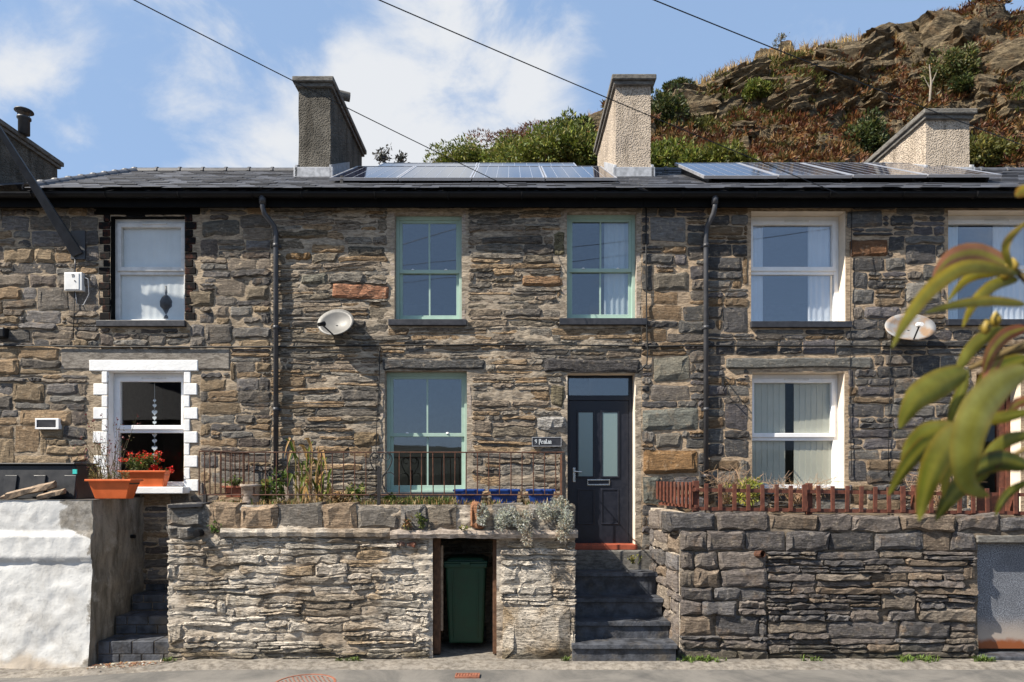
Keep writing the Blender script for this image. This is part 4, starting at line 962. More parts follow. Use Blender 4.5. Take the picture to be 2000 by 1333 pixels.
# ------------------------------------------------------------------ steps
ST = thing('stone_steps', 'dark blue slate steps leading up to the front door', 'steps', (1.35, -1.25, 0))
stp = [(-1.27, .0, .205, .71, 1.955), (-.98, .2, .41, .73, 1.94), (-.70, .4, .645, .74, 1.92), (-.42, .63, .93, .75, 1.91)]
for k, (y, zb, zt, xa, xb) in enumerate(stp):
    xb2 = min(xb, A0.x + (B0.x - A0.x) * max(0, (y - FY)) / (-FY) + .03) if k else xb
    mb = MB(); mb.box(xa + .01, xb2 - .01, y + .03, y + .34, zb - .12, zt - .052); mb.build('riser', M['slate_step'], ST, bevel=.006)
    mb = MB(); n = 12; top = []
    pts = [(xa + (xb2 - xa) * q / n, y + .008 * N3(q * .9, k * 5)) for q in range(n + 1)]
    f0 = [mb.v((p[0], p[1], zt - .05)) for p in pts]; f1 = [mb.v((p[0], p[1] + .004, zt)) for p in pts]; b0 = [mb.v((p[0], y + .36, zt - .05)) for p in pts]; b1 = [mb.v((p[0], y + .36, zt)) for p in pts]
    for q in range(n): mb.f(f0[q], f0[q + 1], f1[q + 1], f1[q]); mb.f(f1[q], f1[q + 1], b1[q + 1], b1[q]); mb.f(b0[q], f0[q], f0[q], b0[q]) if False else mb.f(b0[q], b0[q + 1], f0[q + 1], f0[q])
    mb.f(f0[0], f1[0], b1[0], b0[0]); mb.f(f0[n], b0[n], b1[n], f1[n])
    mb.build('tread', M['slate_step'], ST, bevel=.004)
mb = MB(); mb.box(.73, 1.92, -.13, .02, .80, fz(1074)); mb.build('landing', M['cement_grey'], ST, bevel=.02)
# side steps at the left: slate blocks with pale joints
SB = thing('block_steps', 'narrow dark slate block steps between the white wall and the stone wall', 'steps', (-4.6, -1.05, 0))
for k, (y, zb, zt) in enumerate(((-1.08, -.12, .2), (-.72, .2, .427), (-.36, .427, .633), (-.04, .633, .72))):
    mb = MB(); mb.box(wx(184) + .02, wx(336), y + .012, .03, zb - .05, zt - .012); mb.build('step_bed', M['mortar_garden'], SB)
    nrow = 2 if k < 3 else 1
    for r in range(nrow):
        z0 = zb + (zt - zb) * r / nrow; z1 = zb + (zt - zb) * (r + 1) / nrow; x = wx(184) + .03 - (.12 if r % 2 else 0)
        while x < wx(330):
            a, b = max(x, wx(184) + .03), min(x + .26, wx(331)); x += .268
            if b - a < .03: continue
            mb = MB(); mb.box(a + .004, b - .004, y - .006 * (k % 2), y + .35, z0 + .006, z1 - .004); mb.build('block', M['slate_step'], SB, bevel=.006)
#---DETAILS---
# ------------------------------------------------------------------ iron railing on the middle wall
RYF = -.95; sR = S(RYF)
RA = thing('iron_railing', 'thin rusty iron railing along the top of the limewashed wall', 'railing', (P(745, 968, RYF)))
zt, zb = PZ(884, RYF), PZ(967, RYF)
XL, XR_ = PX(390, RYF), PX(1102, RYF)
def rail(p, q, r=.009): mb = MB(); mb.tube([p, q], r, 6); mb.build('rail', M['rust'], RA)
rail((PX(452, RYF), RYF, zt), (XR_, RYF, zt)); rail((PX(452, RYF), RYF, zb), (XR_, RYF, zb))
mb = MB(); px = 453
rr = random.Random(51)
while px < 1100:
    if not (722 < px < 764):
        mb = MB(); mb.tube([P(px, 884, RYF), P(px + rr.uniform(-.8, .8), 967, RYF)], .0068, 6); mb.build('bar', M['rust'], RA)
    px += 21.8
# returns at both ends
def ret_rail(a, b, n, za, zb_):
    a, b = Vector(a), Vector(b)
    for z in (za, zb_): rail((a.x, a.y, z), (b.x, b.y, z))
    for k in range(n + 1):
        p = a.lerp(b, k / n); mb = MB(); mb.tube([(p.x, p.y, za), (p.x, p.y, zb_)], .008, 6); mb.build('bar', M['rust'], RA)
zl = PZ(882, RYF)
ret_rail((PX(389, RYF), RYF, 0), (PX(486, -.08), -.08, 0), 10, zl, zb)
rail((PX(389, RYF), RYF, zl), (PX(453, RYF), RYF, zl), .008); rail((PX(389, RYF), RYF, zb), (PX(453, RYF), RYF, zb), .008)
for q in (410, 432): 
    mb = MB(); mb.tube([P(q, 882, RYF), P(q, 967, RYF)], .007, 6); mb.build('bar', M['rust'], RA)
ret_rail((XR_, RYF, 0), (PX(1095, -.05), -.05, 0), 8, PZ(885, RYF), PZ(968, RYF))
for (px, a, b) in ((745, 915, 1032), (401, 966, 994), (1101, 884, 990)):
    mb = MB(); mb.box(PX(px - 3, RYF), PX(px + 3, RYF), RYF - .17 if px == 745 else RYF - .02, RYF - .14 if px == 745 else RYF + .02, PZ(b, RYF), PZ(a, RYF)) ; mb.build('post', M['dark_iron'], RA)
def scroll(pts, r=.008):
    # smooth curve through points
    P_ = [Vector(p) for p in pts]; out = []
    for k in range(len(P_) - 1):
        p0, p1, p2, p3 = P_[max(0, k - 1)], P_[k], P_[k + 1], P_[min(len(P_) - 1, k + 2)]
        for q in range(6):
            t = q / 6; out.append(.5 * ((2 * p1) + (p2 - p0) * t + (2 * p0 - 5 * p1 + 4 * p2 - p3) * t * t + (3 * p1 - p0 - 3 * p2 + p3) * t ** 3))
    out.append(P_[-1]); mb = MB(); mb.tube(out, r, 6); mb.build('scroll', M['dark_iron'], RA, None, True)
for sg in (-1, 1):
    def q(dx, y): return P(744 + sg * dx, y, RYF - .01)
    scroll([q(2, 892), q(8, 899), q(15, 897), q(17, 890), q(10, 884), q(2, 890)], .006)
    scroll([q(2, 888), q(14, 884), q(21, 893), q(20, 905), q(12, 920), q(4, 930), q(3, 945), q(8, 955)])
    scroll([q(4, 932), q(10, 925), q(18, 923), q(25, 927), q(27, 933)], .006)
    scroll([q(3, 945), q(6, 956), q(14, 964), q(24, 967)], .006)

# ------------------------------------------------------------------ picket fence
FE = thing('picket_fence', 'low red brown picket fence on top of the dark stone wall', 'fence', P(1640, 1003, -1.0))
fy = -1.0; rr = random.Random(61)
def picket(px, ya, yb, Y, w=8, name='picket', th=.02):
    mb = MB(); x0, x1 = PX(px - w / 2, Y), PX(px + w / 2, Y); z0, z1 = PZ(yb, Y), PZ(ya, Y); l = rr.uniform(-.008, .008)
    mb.hexa([(x0, Y, z0), (x1, Y, z0), (x1, Y + th, z0), (x0, Y + th, z0), (x0 + l, Y, z1), (x1 + l, Y, z1), (x1 + l, Y + th, z1), (x0 + l, Y + th, z1)]); mb.build(name, M['wood_red'], FE, bevel=.003)
px = 1380; k = 0
while px < 2080:
    big = k % 7 == 0 and k
    picket(px, 945 + (px - 1380) * .018 - (2 if big else 0) + rr.uniform(-1, 1), 997 + (px - 1380) * .012, fy, 9.5 if big else 7.6)
    px += 27.5; k += 1
for (px, w) in ((1360, 11), (1582, 10), (1790, 10), (1986, 10)): picket(px, 940 + (px - 1380) * .02, 1006, fy + .06, w, 'post', .07)
def frail(ya, yb):
    a, b = P(1352, ya, fy + .03), P(2080, yb, fy + .03); mb = MB()
    mb.hexa([a + Vector((0, -.008, -.022)), b + Vector((0, -.008, -.022)), b + Vector((0, .02, -.022)), a + Vector((0, .02, -.022)), a + Vector((0, -.008, .022)), b + Vector((0, -.008, .022)), b + Vector((0, .02, .022)), a + Vector((0, .02, .022))]); mb.build('rail', M['wood_red'], FE)
frail(957, 968); frail(994, 1004)
A1, B1 = Vector((PX(1354, fy), fy, 0)), Vector((PX(1282, -.06), -.06, 0))
for k in range(10):
    p = A1.lerp(B1, (k + .5) / 10); mb = MB(); d = (B1 - A1).normalized() * .024; nn = Vector((-d.y, d.x, 0)).normalized() * .02
    zt_, zb_ = PZ(942, fy) + .0 * k, PZ(995, fy) + .01 * k
    mb.hexa([p - d + Vector((0, 0, zb_)), p + d + Vector((0, 0, zb_)), p + d + nn + Vector((0, 0, zb_)), p - d + nn + Vector((0, 0, zb_)), p - d + Vector((0, 0, zt_)), p + d + Vector((0, 0, zt_)), p + d + nn + Vector((0, 0, zt_)), p - d + nn + Vector((0, 0, zt_))]); mb.build('picket', M['wood_red'], FE, bevel=.003)
for z in (PZ(956, fy), PZ(990, fy)):
    mb = MB(); o = Vector((.03, 0, 0)); mb.hexa([A1 + o + Vector((0, 0, z - .02)), B1 + o + Vector((0, 0, z - .02)), B1 + o * 1.8 + Vector((0, 0, z - .02)), A1 + o * 1.8 + Vector((0, 0, z - .02)), A1 + o + Vector((0, 0, z + .02)), B1 + o + Vector((0, 0, z + .02)), B1 + o * 1.8 + Vector((0, 0, z + .02)), A1 + o * 1.8 + Vector((0, 0, z + .02))]); mb.build('rail', M['wood_red'], FE)

# ------------------------------------------------------------------ bin
BY = -.86
def tap(mb, x0, x1, y0, y1, z0, z1, dx=0, dy=0, col=None):
    mb.hexa([(x0 + dx, y0 + dy, z0), (x1 - dx, y0 + dy, z0), (x1 - dx, y1 - dy, z0), (x0 + dx, y1 - dy, z0), (x0, y0, z1), (x1, y0, z1), (x1, y1, z1), (x0, y1, z1)], col)
bx0, bx1 = PX(869, BY), PX(949, BY); bz1 = PZ(1100, BY); bz0 = .05
BN = thing('wheelie_bin', 'dark green wheelie bin in the bin store opening', 'bin', ((bx0 + bx1) / 2, BY + .25, bz0))
mb = MB(); tap(mb, bx0, bx1, BY, BY + .46, bz0 + .05, bz1, .04, .06); mb.build('body', M['bin'], BN, bevel=.025)
mb = MB(); tap(mb, bx0 - .018, bx1 + .018, BY - .018, BY + .47, bz1 - .06, bz1 - .004, .004, 0); mb.build('rim', M['bin'], BN, bevel=.012)
mb = MB(); tap(mb, bx0 - .022, bx1 + .022, BY - .03, BY + .48, bz1 + .0, bz1 + .022); l_ = mb.build('lid', M['bin'], BN, bevel=.01)
mb = MB(); tap(mb, bx0 + .05, bx1 - .05, BY + .04, BY + .42, bz1 + .022, bz1 + .06, -.04, -.03); mb.build('lid_dome', M['bin'], l_, bevel=.012)
cx = (bx0 + bx1) / 2
mb = MB(); mb.box(cx - .06, cx + .06, BY - .045, BY - .018, bz1 - .03, bz1 + .02); mb.build('lid_grip', M['bin'], l_, bevel=.008)
for sx in (bx0 + .045, bx1 - .045):
    mb = MB(); mb.tube([(sx - .03, BY + .40, bz0 + .085), (sx + .03, BY + .40, bz0 + .085)], .1, 16); mb.build('wheel', M['gutter'], BN)
for sx in (bx0 + .10, bx1 - .10):
    mb = MB(); mb.hexa([(sx - .008 + (.012 if sx < cx else -.012), BY + .048, bz0 + .12), (sx + .008 + (.012 if sx < cx else -.012), BY + .048, bz0 + .12), (sx + .008, BY + .06, bz0 + .12), (sx - .008, BY + .06, bz0 + .12), (sx - .008, BY - .004, bz1 - .12), (sx + .008, BY - .004, bz1 - .12), (sx + .008, BY + .01, bz1 - .12), (sx - .008, BY + .01, bz1 - .12)]); mb.build('rib', M['bin'], BN)
# ------------------------------------------------------------------ tubs, pots, boxes
def tub(px0, px1, py0, py1, Y, dep, mat, name, label, cat, group=None, inset=.04, soil=True, lip=.02):
    x0, x1, z0, z1 = PX(px0, Y), PX(px1, Y), PZ(py1, Y), PZ(py0, Y)
    t = thing(name, label, cat, ((x0 + x1) / 2, Y + dep / 2, z0), group)
    mb = MB(); o = [(x0 + inset, Y + inset * .6, z0), (x1 - inset, Y + inset * .6, z0), (x1 - inset, Y + dep - inset * .6, z0), (x0 + inset, Y + dep - inset * .6, z0)]
    u = [(x0, Y, z1), (x1, Y, z1), (x1, Y + dep, z1), (x0, Y + dep, z1)]; w = .015
    i_ = [(x0 + w, Y + w, z1), (x1 - w, Y + w, z1), (x1 - w, Y + dep - w, z1), (x0 + w, Y + dep - w, z1)]; b_ = [(x0 + inset + w, Y + inset * .6 + w, z0 + .02), (x1 - inset - w, Y + inset * .6 + w, z0 + .02), (x1 - inset - w, Y + dep - inset * .6 - w, z0 + .02), (x0 + inset + w, Y + dep - inset * .6 - w, z0 + .02)]
    a, b, c, d = ([mb.v(p) for p in q] for q in (o, u, i_, b_))
    mb.f(*reversed(a)); mb.f(*d)
    for k in range(4): j = (k + 1) % 4; mb.f(a[k], a[j], b[j], b[k]); mb.f(b[k], b[j], c[j], c[k]); mb.f(c[k], c[j], d[j], d[k])
    mb.build('body', mat, t, bevel=.008)
    # rim
    mb = MB(); h_ = .022
    for ring_z in (0,):
        A_ = [mb.v(p) for p in ((x0 - lip, Y - lip, z1 - h_), (x1 + lip, Y - lip, z1 - h_), (x1 + lip, Y + dep + lip, z1 - h_), (x0 - lip, Y + dep + lip, z1 - h_))]; B_ = [mb.v((mb.V[q][0], mb.V[q][1], z1 + .004)) for q in A_]
        I_ = [mb.v(p) for p in ((x0 + .006, Y + .006, z1 - h_), (x1 - .006, Y + .006, z1 - h_), (x1 - .006, Y + dep - .006, z1 - h_), (x0 + .006, Y + dep - .006, z1 - h_))]; J_ = [mb.v((mb.V[q][0], mb.V[q][1], z1 + .004)) for q in I_]
        for k in range(4): j = (k + 1) % 4; mb.f(A_[k], A_[j], B_[j], B_[k]); mb.f(B_[k], B_[j], J_[j], J_[k]); mb.f(J_[k], J_[j], I_[j], I_[k]); mb.f(I_[k], I_[j], A_[j], A_[k])
    mb.build('rim', mat, t, bevel=.004)
    if soil: mb = MB(); mb.box(x0 + .012, x1 - .012, Y + .012, Y + dep - .012, z1 - .06, z1 - .03); mb.build('soil', M['soil'], t)
    return t
TY = -.82
for (a, b, l) in ((888, 942, 'leftmost of the three blue plastic tubs behind the railing'), (957, 1013, 'middle one of the three blue plastic tubs behind the railing'), (1031, 1083, 'rightmost of the three blue plastic tubs behind the railing')):
    t = tub(a, b, 957, 990, TY, .28, M['blue'], 'planter_tub', l, 'tub', 'blue plastic tubs'); c = (a + b) / 2
    mb = MB(); mb.ring(PX(c - 13, TY), PX(c + 13, TY), PZ(968, TY), PZ(963, TY), .006, .006, .006, .006, TY - .012, TY + .002); mb.build('handle', M['blue'], t)
tub(170, 254, 937, 975, -1.0, .24, M['terracotta'], 'plant_pot', 'orange trough standing on the white wall with wispy plant', 'pot', inset=.07)
tub(234, 322, 920, 952, -.19, .17, M['terracotta'], 'plant_pot', 'orange trough of red geraniums on the white window sill', 'pot', inset=.05)
tub(436, 480, 950, 972, -.45, .2, plain('clay', (.30, .10, .055, 1), .8, .2, 9), 'plant_pot', 'small red brown clay planter behind the railing', 'pot', inset=.03)
mb = MB(); c = P(490, 994, -.86); mb.lathe(c, [(.10, -.02), (.105, .1), (.115, .27), (.13, .275), (.13, .305), (.10, .305), (.09, .25), (.0, .25)], 18)
tag(mb.build('chimney_pot_planter', M['cement'], None, None, True), 'pale round clay pot behind the railing near the downpipe', 'pot')
mb = MB(); c = P(552, 966, -.35); n = 24; a = [mb.v(c + Vector((.085 * math.cos(2 * math.pi * k / n), 0, .13 * math.sin(2 * math.pi * k / n)))) for k in range(n)]; b = [mb.v(Vector(mb.V[i]) + Vector((0, .03, 0))) for i in a]
mb.f(*a); mb.f(*reversed(b))
for k in range(n): mb.f(a[k], b[k], b[(k + 1) % n], a[(k + 1) % n])
tag(mb.build('oval_plaque', M['cement'], None), 'pale oval stone plaque leaning among the plants behind the railing', 'plaque')
# black storage box
BX = -.92; t = thing('storage_box', 'black plastic storage box with turquoise sticker on the white wall', 'box', P(75, 975, BX))
x0, x1, z0, z1 = PX(-40, BX), PX(150, BX), wz(977), PZ(908, BX)
mb = MB(); i = [(x0, BX, z0), (x1, BX, z0), (x1, BX + .5, z0), (x0, BX + .5, z0), (x0 + .03, BX + .07, z1), (x1 - .06, BX + .07, z1), (x1 - .06, BX + .5, z1), (x0 + .03, BX + .5, z1)]; mb.hexa(i); mb.build('body', M['black_plastic'], t, bevel=.015)
mb = MB(); mb.box(x0 - .0, x1 - .045, BX + .03, BX + .52, z1, z1 + .025); mb.build('lid', M['black_plastic'], t, bevel=.012)
for px in (6, 62, 122):
    mb = MB(); za_, zb_ = z0 + .03, z0 + .3; f = lambda z: BX + .07 * (z - z0) / (z1 - z0)
    X0, X1 = PX(px, BX), PX(px + 24, BX); o = [(X0, za_), (X1, za_), (X1, zb_), (X0, zb_)]
    A_ = [mb.v((p[0], f(p[1]) - .02, p[1])) for p in o]; B_ = [mb.v((p[0], f(p[1]) + .01, p[1])) for p in o]; mb.f(*A_)
    for k in range(4): mb.f(A_[(k + 1) % 4], A_[k], B_[k], B_[(k + 1) % 4])
    mb.build('rib_panel', M['black_plastic'], t, bevel=.006)
mb = MB(); zc = PZ(921, BX); f_ = BX + .07 * (zc - z0) / (z1 - z0); mb.box(PX(137, BX), PX(145, BX), f_ - .012, f_ + .004, PZ(926, BX), PZ(917, BX)); mb.build('sticker', M['cyan'], t)
# split logs / old planks on the wall
rr = random.Random(71)
for (a, b, w, l) in (((14, 976), (108, 951), 15, 'longest split plank on the white wall'), ((75, 977), (127, 962), 11, 'short split plank beside the black box'), ((2, 977), (30, 967), 8, 'leftmost small split plank on the white wall')):
    p, q = P(a[0], a[1] - w / 2, -1.04), P(b[0], b[1] - w / 3, -.98); d = (q - p).normalized(); up = Vector((0, 0, 1)); sd_ = d.cross(up).normalized(); mb = MB(); h_ = w / s1 * .5
    rings = []
    for k in range(7):
        c = p.lerp(q, k / 6); rings.append([mb.v(c + sd_ * .04 * u_ * rr.uniform(.8, 1.2) + up * h_ * v_ * rr.uniform(.75, 1.2)) for u_, v_ in ((-1, -1), (1, -1), (1.1, .3), (0, 1), (-1, .4))])
    for r_, t_ in zip(rings, rings[1:]):
        for k in range(5): mb.f(r_[k], r_[(k + 1) % 5], t_[(k + 1) % 5], t_[k])
    mb.f(*reversed(rings[0])); mb.f(*rings[-1]); tag(mb.build('wood_plank', M['wood_old'], None), l, 'wood', 'split planks')

# ------------------------------------------------------------------ satellite dishes
def dish(c, nrm, rx, ry, label, arm, lnb, mat):
    t = thing('satellite_dish', label, 'satellite dish', c); c = Vector(c); nrm = Vector(nrm).normalized(); u = nrm.cross(Vector((0, 0, 1))).normalized(); v = u.cross(nrm).normalized()
    if v.z < 0: v = -v
    mb = MB(); n = 28; R_ = 5; dep = .07
    front = [mb.v(c - nrm * dep)]; back = [mb.v(c - nrm * (dep + .012))]
    fr = []; bk = []
    for k in range(1, R_ + 1):
        t_ = k / R_
        fr.append([mb.v(c + u * rx * t_ * math.cos(2 * math.pi * j / n) + v * ry * t_ * math.sin(2 * math.pi * j / n) - nrm * dep * (1 - t_ * t_)) for j in range(n)])
        bk.append([mb.v(Vector(mb.V[i]) - nrm * .012) for i in fr[-1]])
    for j in range(n):
        mb.f(front[0], fr[0][j], fr[0][(j + 1) % n]); mb.f(back[0], bk[0][(j + 1) % n], bk[0][j])
        for k in range(R_ - 1): mb.f(fr[k][j], fr[k + 1][j], fr[k + 1][(j + 1) % n], fr[k][(j + 1) % n]); mb.f(bk[k][(j + 1) % n], bk[k + 1][(j + 1) % n], bk[k + 1][j], bk[k][j])
        mb.f(fr[-1][j], bk[-1][j], bk[-1][(j + 1) % n], fr[-1][(j + 1) % n])
    mb.build('reflector', mat, t, None, True)
    base = c - v * ry * .95 - nrm * .02; tip = c + nrm * arm[0] - v * arm[1] + u * arm[2]
    mb = MB(); mb.tube([base, tip], .011, 8); mb.build('arm', M['grey_metal'], t)
    mb = MB(); dd = (c - tip).normalized(); mb.tube([tip - dd * .05, tip + dd * .01, tip + dd * .05], [.026, .026, .034], 10); mb.build('receiver', lnb, t)
    back_p = c - nrm * dep; w_ = Vector((back_p.x, -.01, back_p.z - .05))
    mb = MB(); mb.tube([back_p, (back_p + w_) / 2 + Vector((0, 0, -.05)), w_], .018, 8); mb.build('mount', M['grey_metal'], t)
    mb = MB(); mb.box(w_.x - .06, w_.x + .06, -.03, .0, w_.z - .08, w_.z + .08); mb.build('wall_plate', M['grey_metal'], t)
    return t
t = NT('rust_stained_dish'); pp = t.pos(); M['dish_rust'] = t.done(t.mix(t.ramp(t.noise(pp, 5, 6), .42, .62), (.24, .24, .24, 1), (.23, .15, .09, 1)), .5)
dish(P(655, 629, -.17), (-.10, -.88, .42), .252, .215, 'pale satellite dish with dark receiver on the middle house beside the upper window', (.17, .17, .10), M['gutter'], M['dish'])
dish(P(1778, 638, -.18), (-.12, -.85, .46), .32, .23, 'rust stained satellite dish with white receiver on the right house', (.22, .16, .0), M['upvc'], M['dish_rust'])

# ------------------------------------------------------------------ signs, boxes, cables, lamp bracket
GLY = {'9': [[(.5, 1.15), (.28, 1.5), (.02, 1.2), (.06, .9), (.3, .75), (.5, 1.1), (.5, .5), (.3, .12), (.05, .05)]],
 '5': [[(.5, 1.45), (.1, 1.45), (.08, .9), (.35, .92), (.5, .6), (.4, .15), (.05, .1)]],
 'P': [[(.15, 1.5), (.15, -.35)], [(-.12, 1.25), (.3, 1.55), (.62, 1.35), (.66, .7), (.42, .38), (.15, .5)], [(-.12, -.1), (.35, .1)]],
 'e': [[(.45, .12), (.22, 0), (.02, .2), (.02, .8), (.25, 1.0), (.45, .75), (.05, .5)]],
 'n': [[(.05, 1.0), (.05, .05), (.16, -.02)], [(.05, .85), (.28, 1.0), (.46, .85), (.46, .05), (.58, -.02)]],
 'l': [[(.06, 1.6), (.06, .1), (.2, 0)]],
 'a': [[(.02, .88), (.25, 1.0), (.45, .85), (.45, .1), (.58, 0)], [(.45, .5), (.1, .42), (.0, .2), (.18, 0), (.45, .2)]]}
def lettering(parent, text, x, z, Y, h, mat, nib=(.10, .055), adv=None):
    for ch in text:
        if ch == ' ': x += h * .55; continue
        for st in GLY[ch]:
            mb = MB(); pr = None
            for k, p in enumerate(st):
                lo = (x + (p[0] - nib[0]) * h, z + (p[1] - nib[1]) * h); hi = (x + (p[0] + nib[0]) * h, z + (p[1] + nib[1]) * h)
                cur = [mb.v((q[0], yy, q[1])) for yy in (Y - .004, Y) for q in (lo, hi)]
                if pr: mb.f(pr[0], pr[1], cur[1], cur[0]); mb.f(pr[2], cur[2], cur[3], pr[3]); mb.f(pr[0], cur[0], cur[2], pr[2]); mb.f(pr[1], pr[3], cur[3], cur[1])
                pr = cur
            mb.build('letter', mat, parent)
        x += h * (.95 if ch == 'P' else .42 if ch == 'l' else .76)
SY = -.06
SG = thing('house_sign', 'dark slate house sign reading 9 Penlan beside the front door', 'sign', P(1067, 871, SY))
mb = MB(); mb.box(PX(1039.5, SY), PX(1096, SY), SY, SY + .05, PZ(872, SY), PZ(854.5, SY)); mb.build('board', M['slate_sill'], SG, bevel=.002)
mb = MB(); mb.ring(PX(1039, SY), PX(1096.5, SY), PZ(872.3, SY), PZ(854.2, SY), .007, .007, .007, .007, SY - .005, SY + .004); mb.build('border', M['lead'], SG)
lettering(SG, '9 Penlan', PX(1045, SY), PZ(867, SY), SY - .0005, .040, M['sticker_white'])
SG2 = thing('house_sign', 'small white framed dark sign on the left house beside the shrub', 'sign', P(96, 840, -.05))
mb = MB(); mb.ring(PX(72, -.05), PX(118, -.05), PZ(839, -.05), PZ(818, -.05), .022, .04, .022, .022, -.085, -.01); mb.build('sign_frame', M['upvc'], SG2, bevel=.003)
mb = MB(); mb.box(PX(75, -.05), PX(113, -.05), -.078, -.012, PZ(836, -.05), PZ(821, -.05)); mb.build('board', M['slate_sill'], SG2)
MBX = thing('meter_box', 'white cable junction box with number 59 under the lamp bracket', 'box', P(144, 570, -.08))
mb = MB(); mb.box(PX(125, -.09), PX(160, -.09), -.09, -.0, PZ(568, -.09), PZ(532, -.09)); mb.build('body', M['white_box'], MBX, bevel=.006)
mb = MB(); mb.box(PX(126, -.098), PX(154, -.098), -.098, -.09, PZ(566, -.09), PZ(534, -.09)); fr_ = mb.build('cover', M['white_box'], MBX, bevel=.004)
lettering(MBX, '59', PX(140, -.1), PZ(541.5, -.1), -.0985, .026, M['dark_iron'], (.06, .03))
mb = MB(); mb.lathe(Vector((0, 0, 0)), [(.0, 0), (.01, 0.0), (.01, .004), (0, .004)], 8); 
mb = MB(); mb.tube([P(146, 549, -.099), P(146, 549, -.104)], .009, 8); mb.build('lock', M['dark_iron'], MBX)
tag_c = 0
def cable(pts, r, label, name='cable', mat='cable'):
    mb = MB(); mb.tube(pts, r, 6); return tag(mb.build(name, M[mat], None, None, True), label, 'cable')
pts = [P(px, 676 + 3 * math.sin(px / 210) + 1.5 * N3(px / 60.0) + (px - 600) * .002, -.05) for px in range(-60, 1270, 22)]
cable(pts, .011, 'black cable running along the left and middle houses above the ground floor windows')
pts = [P(px, 676 + 1.2 * N3(px / 60.0), -.055) for px in range(1264, 2080, 22)]
cable(pts, .012, 'black cable running along the right house between the floors')
cable([P(1262, 402, -.06), P(1262, 520, -.06), P(1263, 640, -.065), P(1265, 690, -.06), P(1263, 712, -.06), P(1252, 722, -.05), P(1241, 727, -.03)], .010, 'black cable dropping from the eaves beside the upper window to the front door')
cable([P(742, 680, -.05), P(740, 760, -.05), P(736, 820, -.05), P(734, 900, -.05), P(735, 975, -.05)], .006, 'thin black cable dropping left of the large sage window')
cable([P(1664, 405, -.05), P(1662, 520, -.05), P(1661, 640, -.05), P(1660, 800, -.05), P(1664, 930, -.05)], .005, 'thin black cable dropping beside the white upper window of the right house')
cable([P(1740, 660, -.05), P(1738, 720, -.05), P(1736, 830, -.05), P(1735, 930, -.05)], .005, 'thin black cable hanging below the rusty satellite dish')
cable([P(146, 568, -.05), P(145, 600, -.045), P(143, 660, -.045)], .006, 'thin black cable hanging below the white junction box')
cable([P(159, 540, -.06), P(172, 545, -.07), P(174, 575, -.07), P(163, 596, -.06), P(150, 594, -.06), P(147, 570, -.05)], .005, 'loop of pale cable beside the white junction box', mat='lead')
cable([P(147, 505, -.05), P(147, 534, -.05)], .009, 'short blue grey conduit above the white junction box', mat='pipe')
# street lamp bracket
LB = thing('lamp_bracket', 'dark steel lamp bracket arm fixed to the left house rising out of frame', 'bracket', P(155, 505, 0))
mb = MB(); mb.box(PX(140, -.02), PX(168, -.02), -.045, .0, PZ(508, -.02), PZ(452, -.02)); mb.build('wall_plate', M['grey_metal'], LB, bevel=.005)
def arm_(a, b, wa, wb, da, db):
    a, b = Vector(a), Vector(b); d = (b - a).normalized(); up = Vector((0, 1, 0)).cross(d).normalized(); sd_ = d.cross(up).normalized(); mb = MB()
    mb.hexa([a - up * wa - sd_ * da, a + up * wa - sd_ * da, a + up * wa + sd_ * da, a - up * wa + sd_ * da, b - up * wb - sd_ * db, b + up * wb - sd_ * db, b + up * wb + sd_ * db, b - up * wb + sd_ * db]); return mb
arm_(P(152, 498, -.05), P(-60, 160, -.9), .075, .018, .025, .018).build('arm', M['grey_metal'], LB, bevel=.006)
mb = MB(); c = P(-60, 160, -.9); mb.hexa([c + Vector(v) for v in ((-.45, -.12, -.05), (.05, -.1, -.05), (.05, .1, -.05), (-.45, .12, -.05), (-.4, -.1, .08), (.05, -.06, .06), (.05, .06, .06), (-.4, .1, .08))]); mb.build('lamp_head', M['grey_metal'], LB, bevel=.02)
mb = MB(); mb.box(PX(-12, -.1), PX(10, -.1), -.12, 0, PZ(660, -.1), PZ(640, -.1)); tag(mb.build('wall_light', M['gutter'], None, bevel=.02), 'black wall light at the left edge of the left house', 'lamp')
mb = MB(); mb.box(PX(1410, -.06), PX(1414, -.06), -.05, -.0, PZ(768, -.06), PZ(733, -.06)); hk = thing('hanging_bracket', 'black iron hanging basket bracket on the right house beside the downpipe', 'bracket', P(1412, 768, 0)); mb.build('back_plate', M['dark_iron'], hk)
mb = MB(); mb.tube([P(1412, 736, -.04), P(1418, 737, -.2), P(1427, 742, -.33)], .01, 6); mb.build('arm', M['dark_iron'], hk)
mb = MB(); mb.tube([P(1412, 764, -.04), P(1420, 748, -.25)], .008, 6); mb.build('strut', M['dark_iron'], hk)
# overhead wires
def wire(a, b, sag, label):
    a, b = Vector(a), Vector(b); mb = MB(); mb.tube([a.lerp(b, k / 24) - Vector((0, 0, sag * 4 * (k / 24) * (1 - k / 24))) for k in range(25)], .0052, 5); tag(mb.build('overhead_wire', M['cable'], None), label, 'wire')
def ext(p, q, f): return p + (q - p) * f
a, b = P(1008, 372, -.2), P(310, 0, -3.2); wire(a, ext(a, b, 2.6), .12, 'overhead wire meeting the eaves above the middle solar panels')
a, b = P(1655, 385, -.2), P(790, 0, -3.2); wire(a, ext(a, b, 2.2), .10, 'overhead wire crossing the buff chimney and meeting the right eaves')
a, b = P(2100, 322, -.4), P(1330, 0, -3.2); wire(a, ext(a, b, 2.2), .10, 'overhead wire crossing the rocky hill at the upper right')
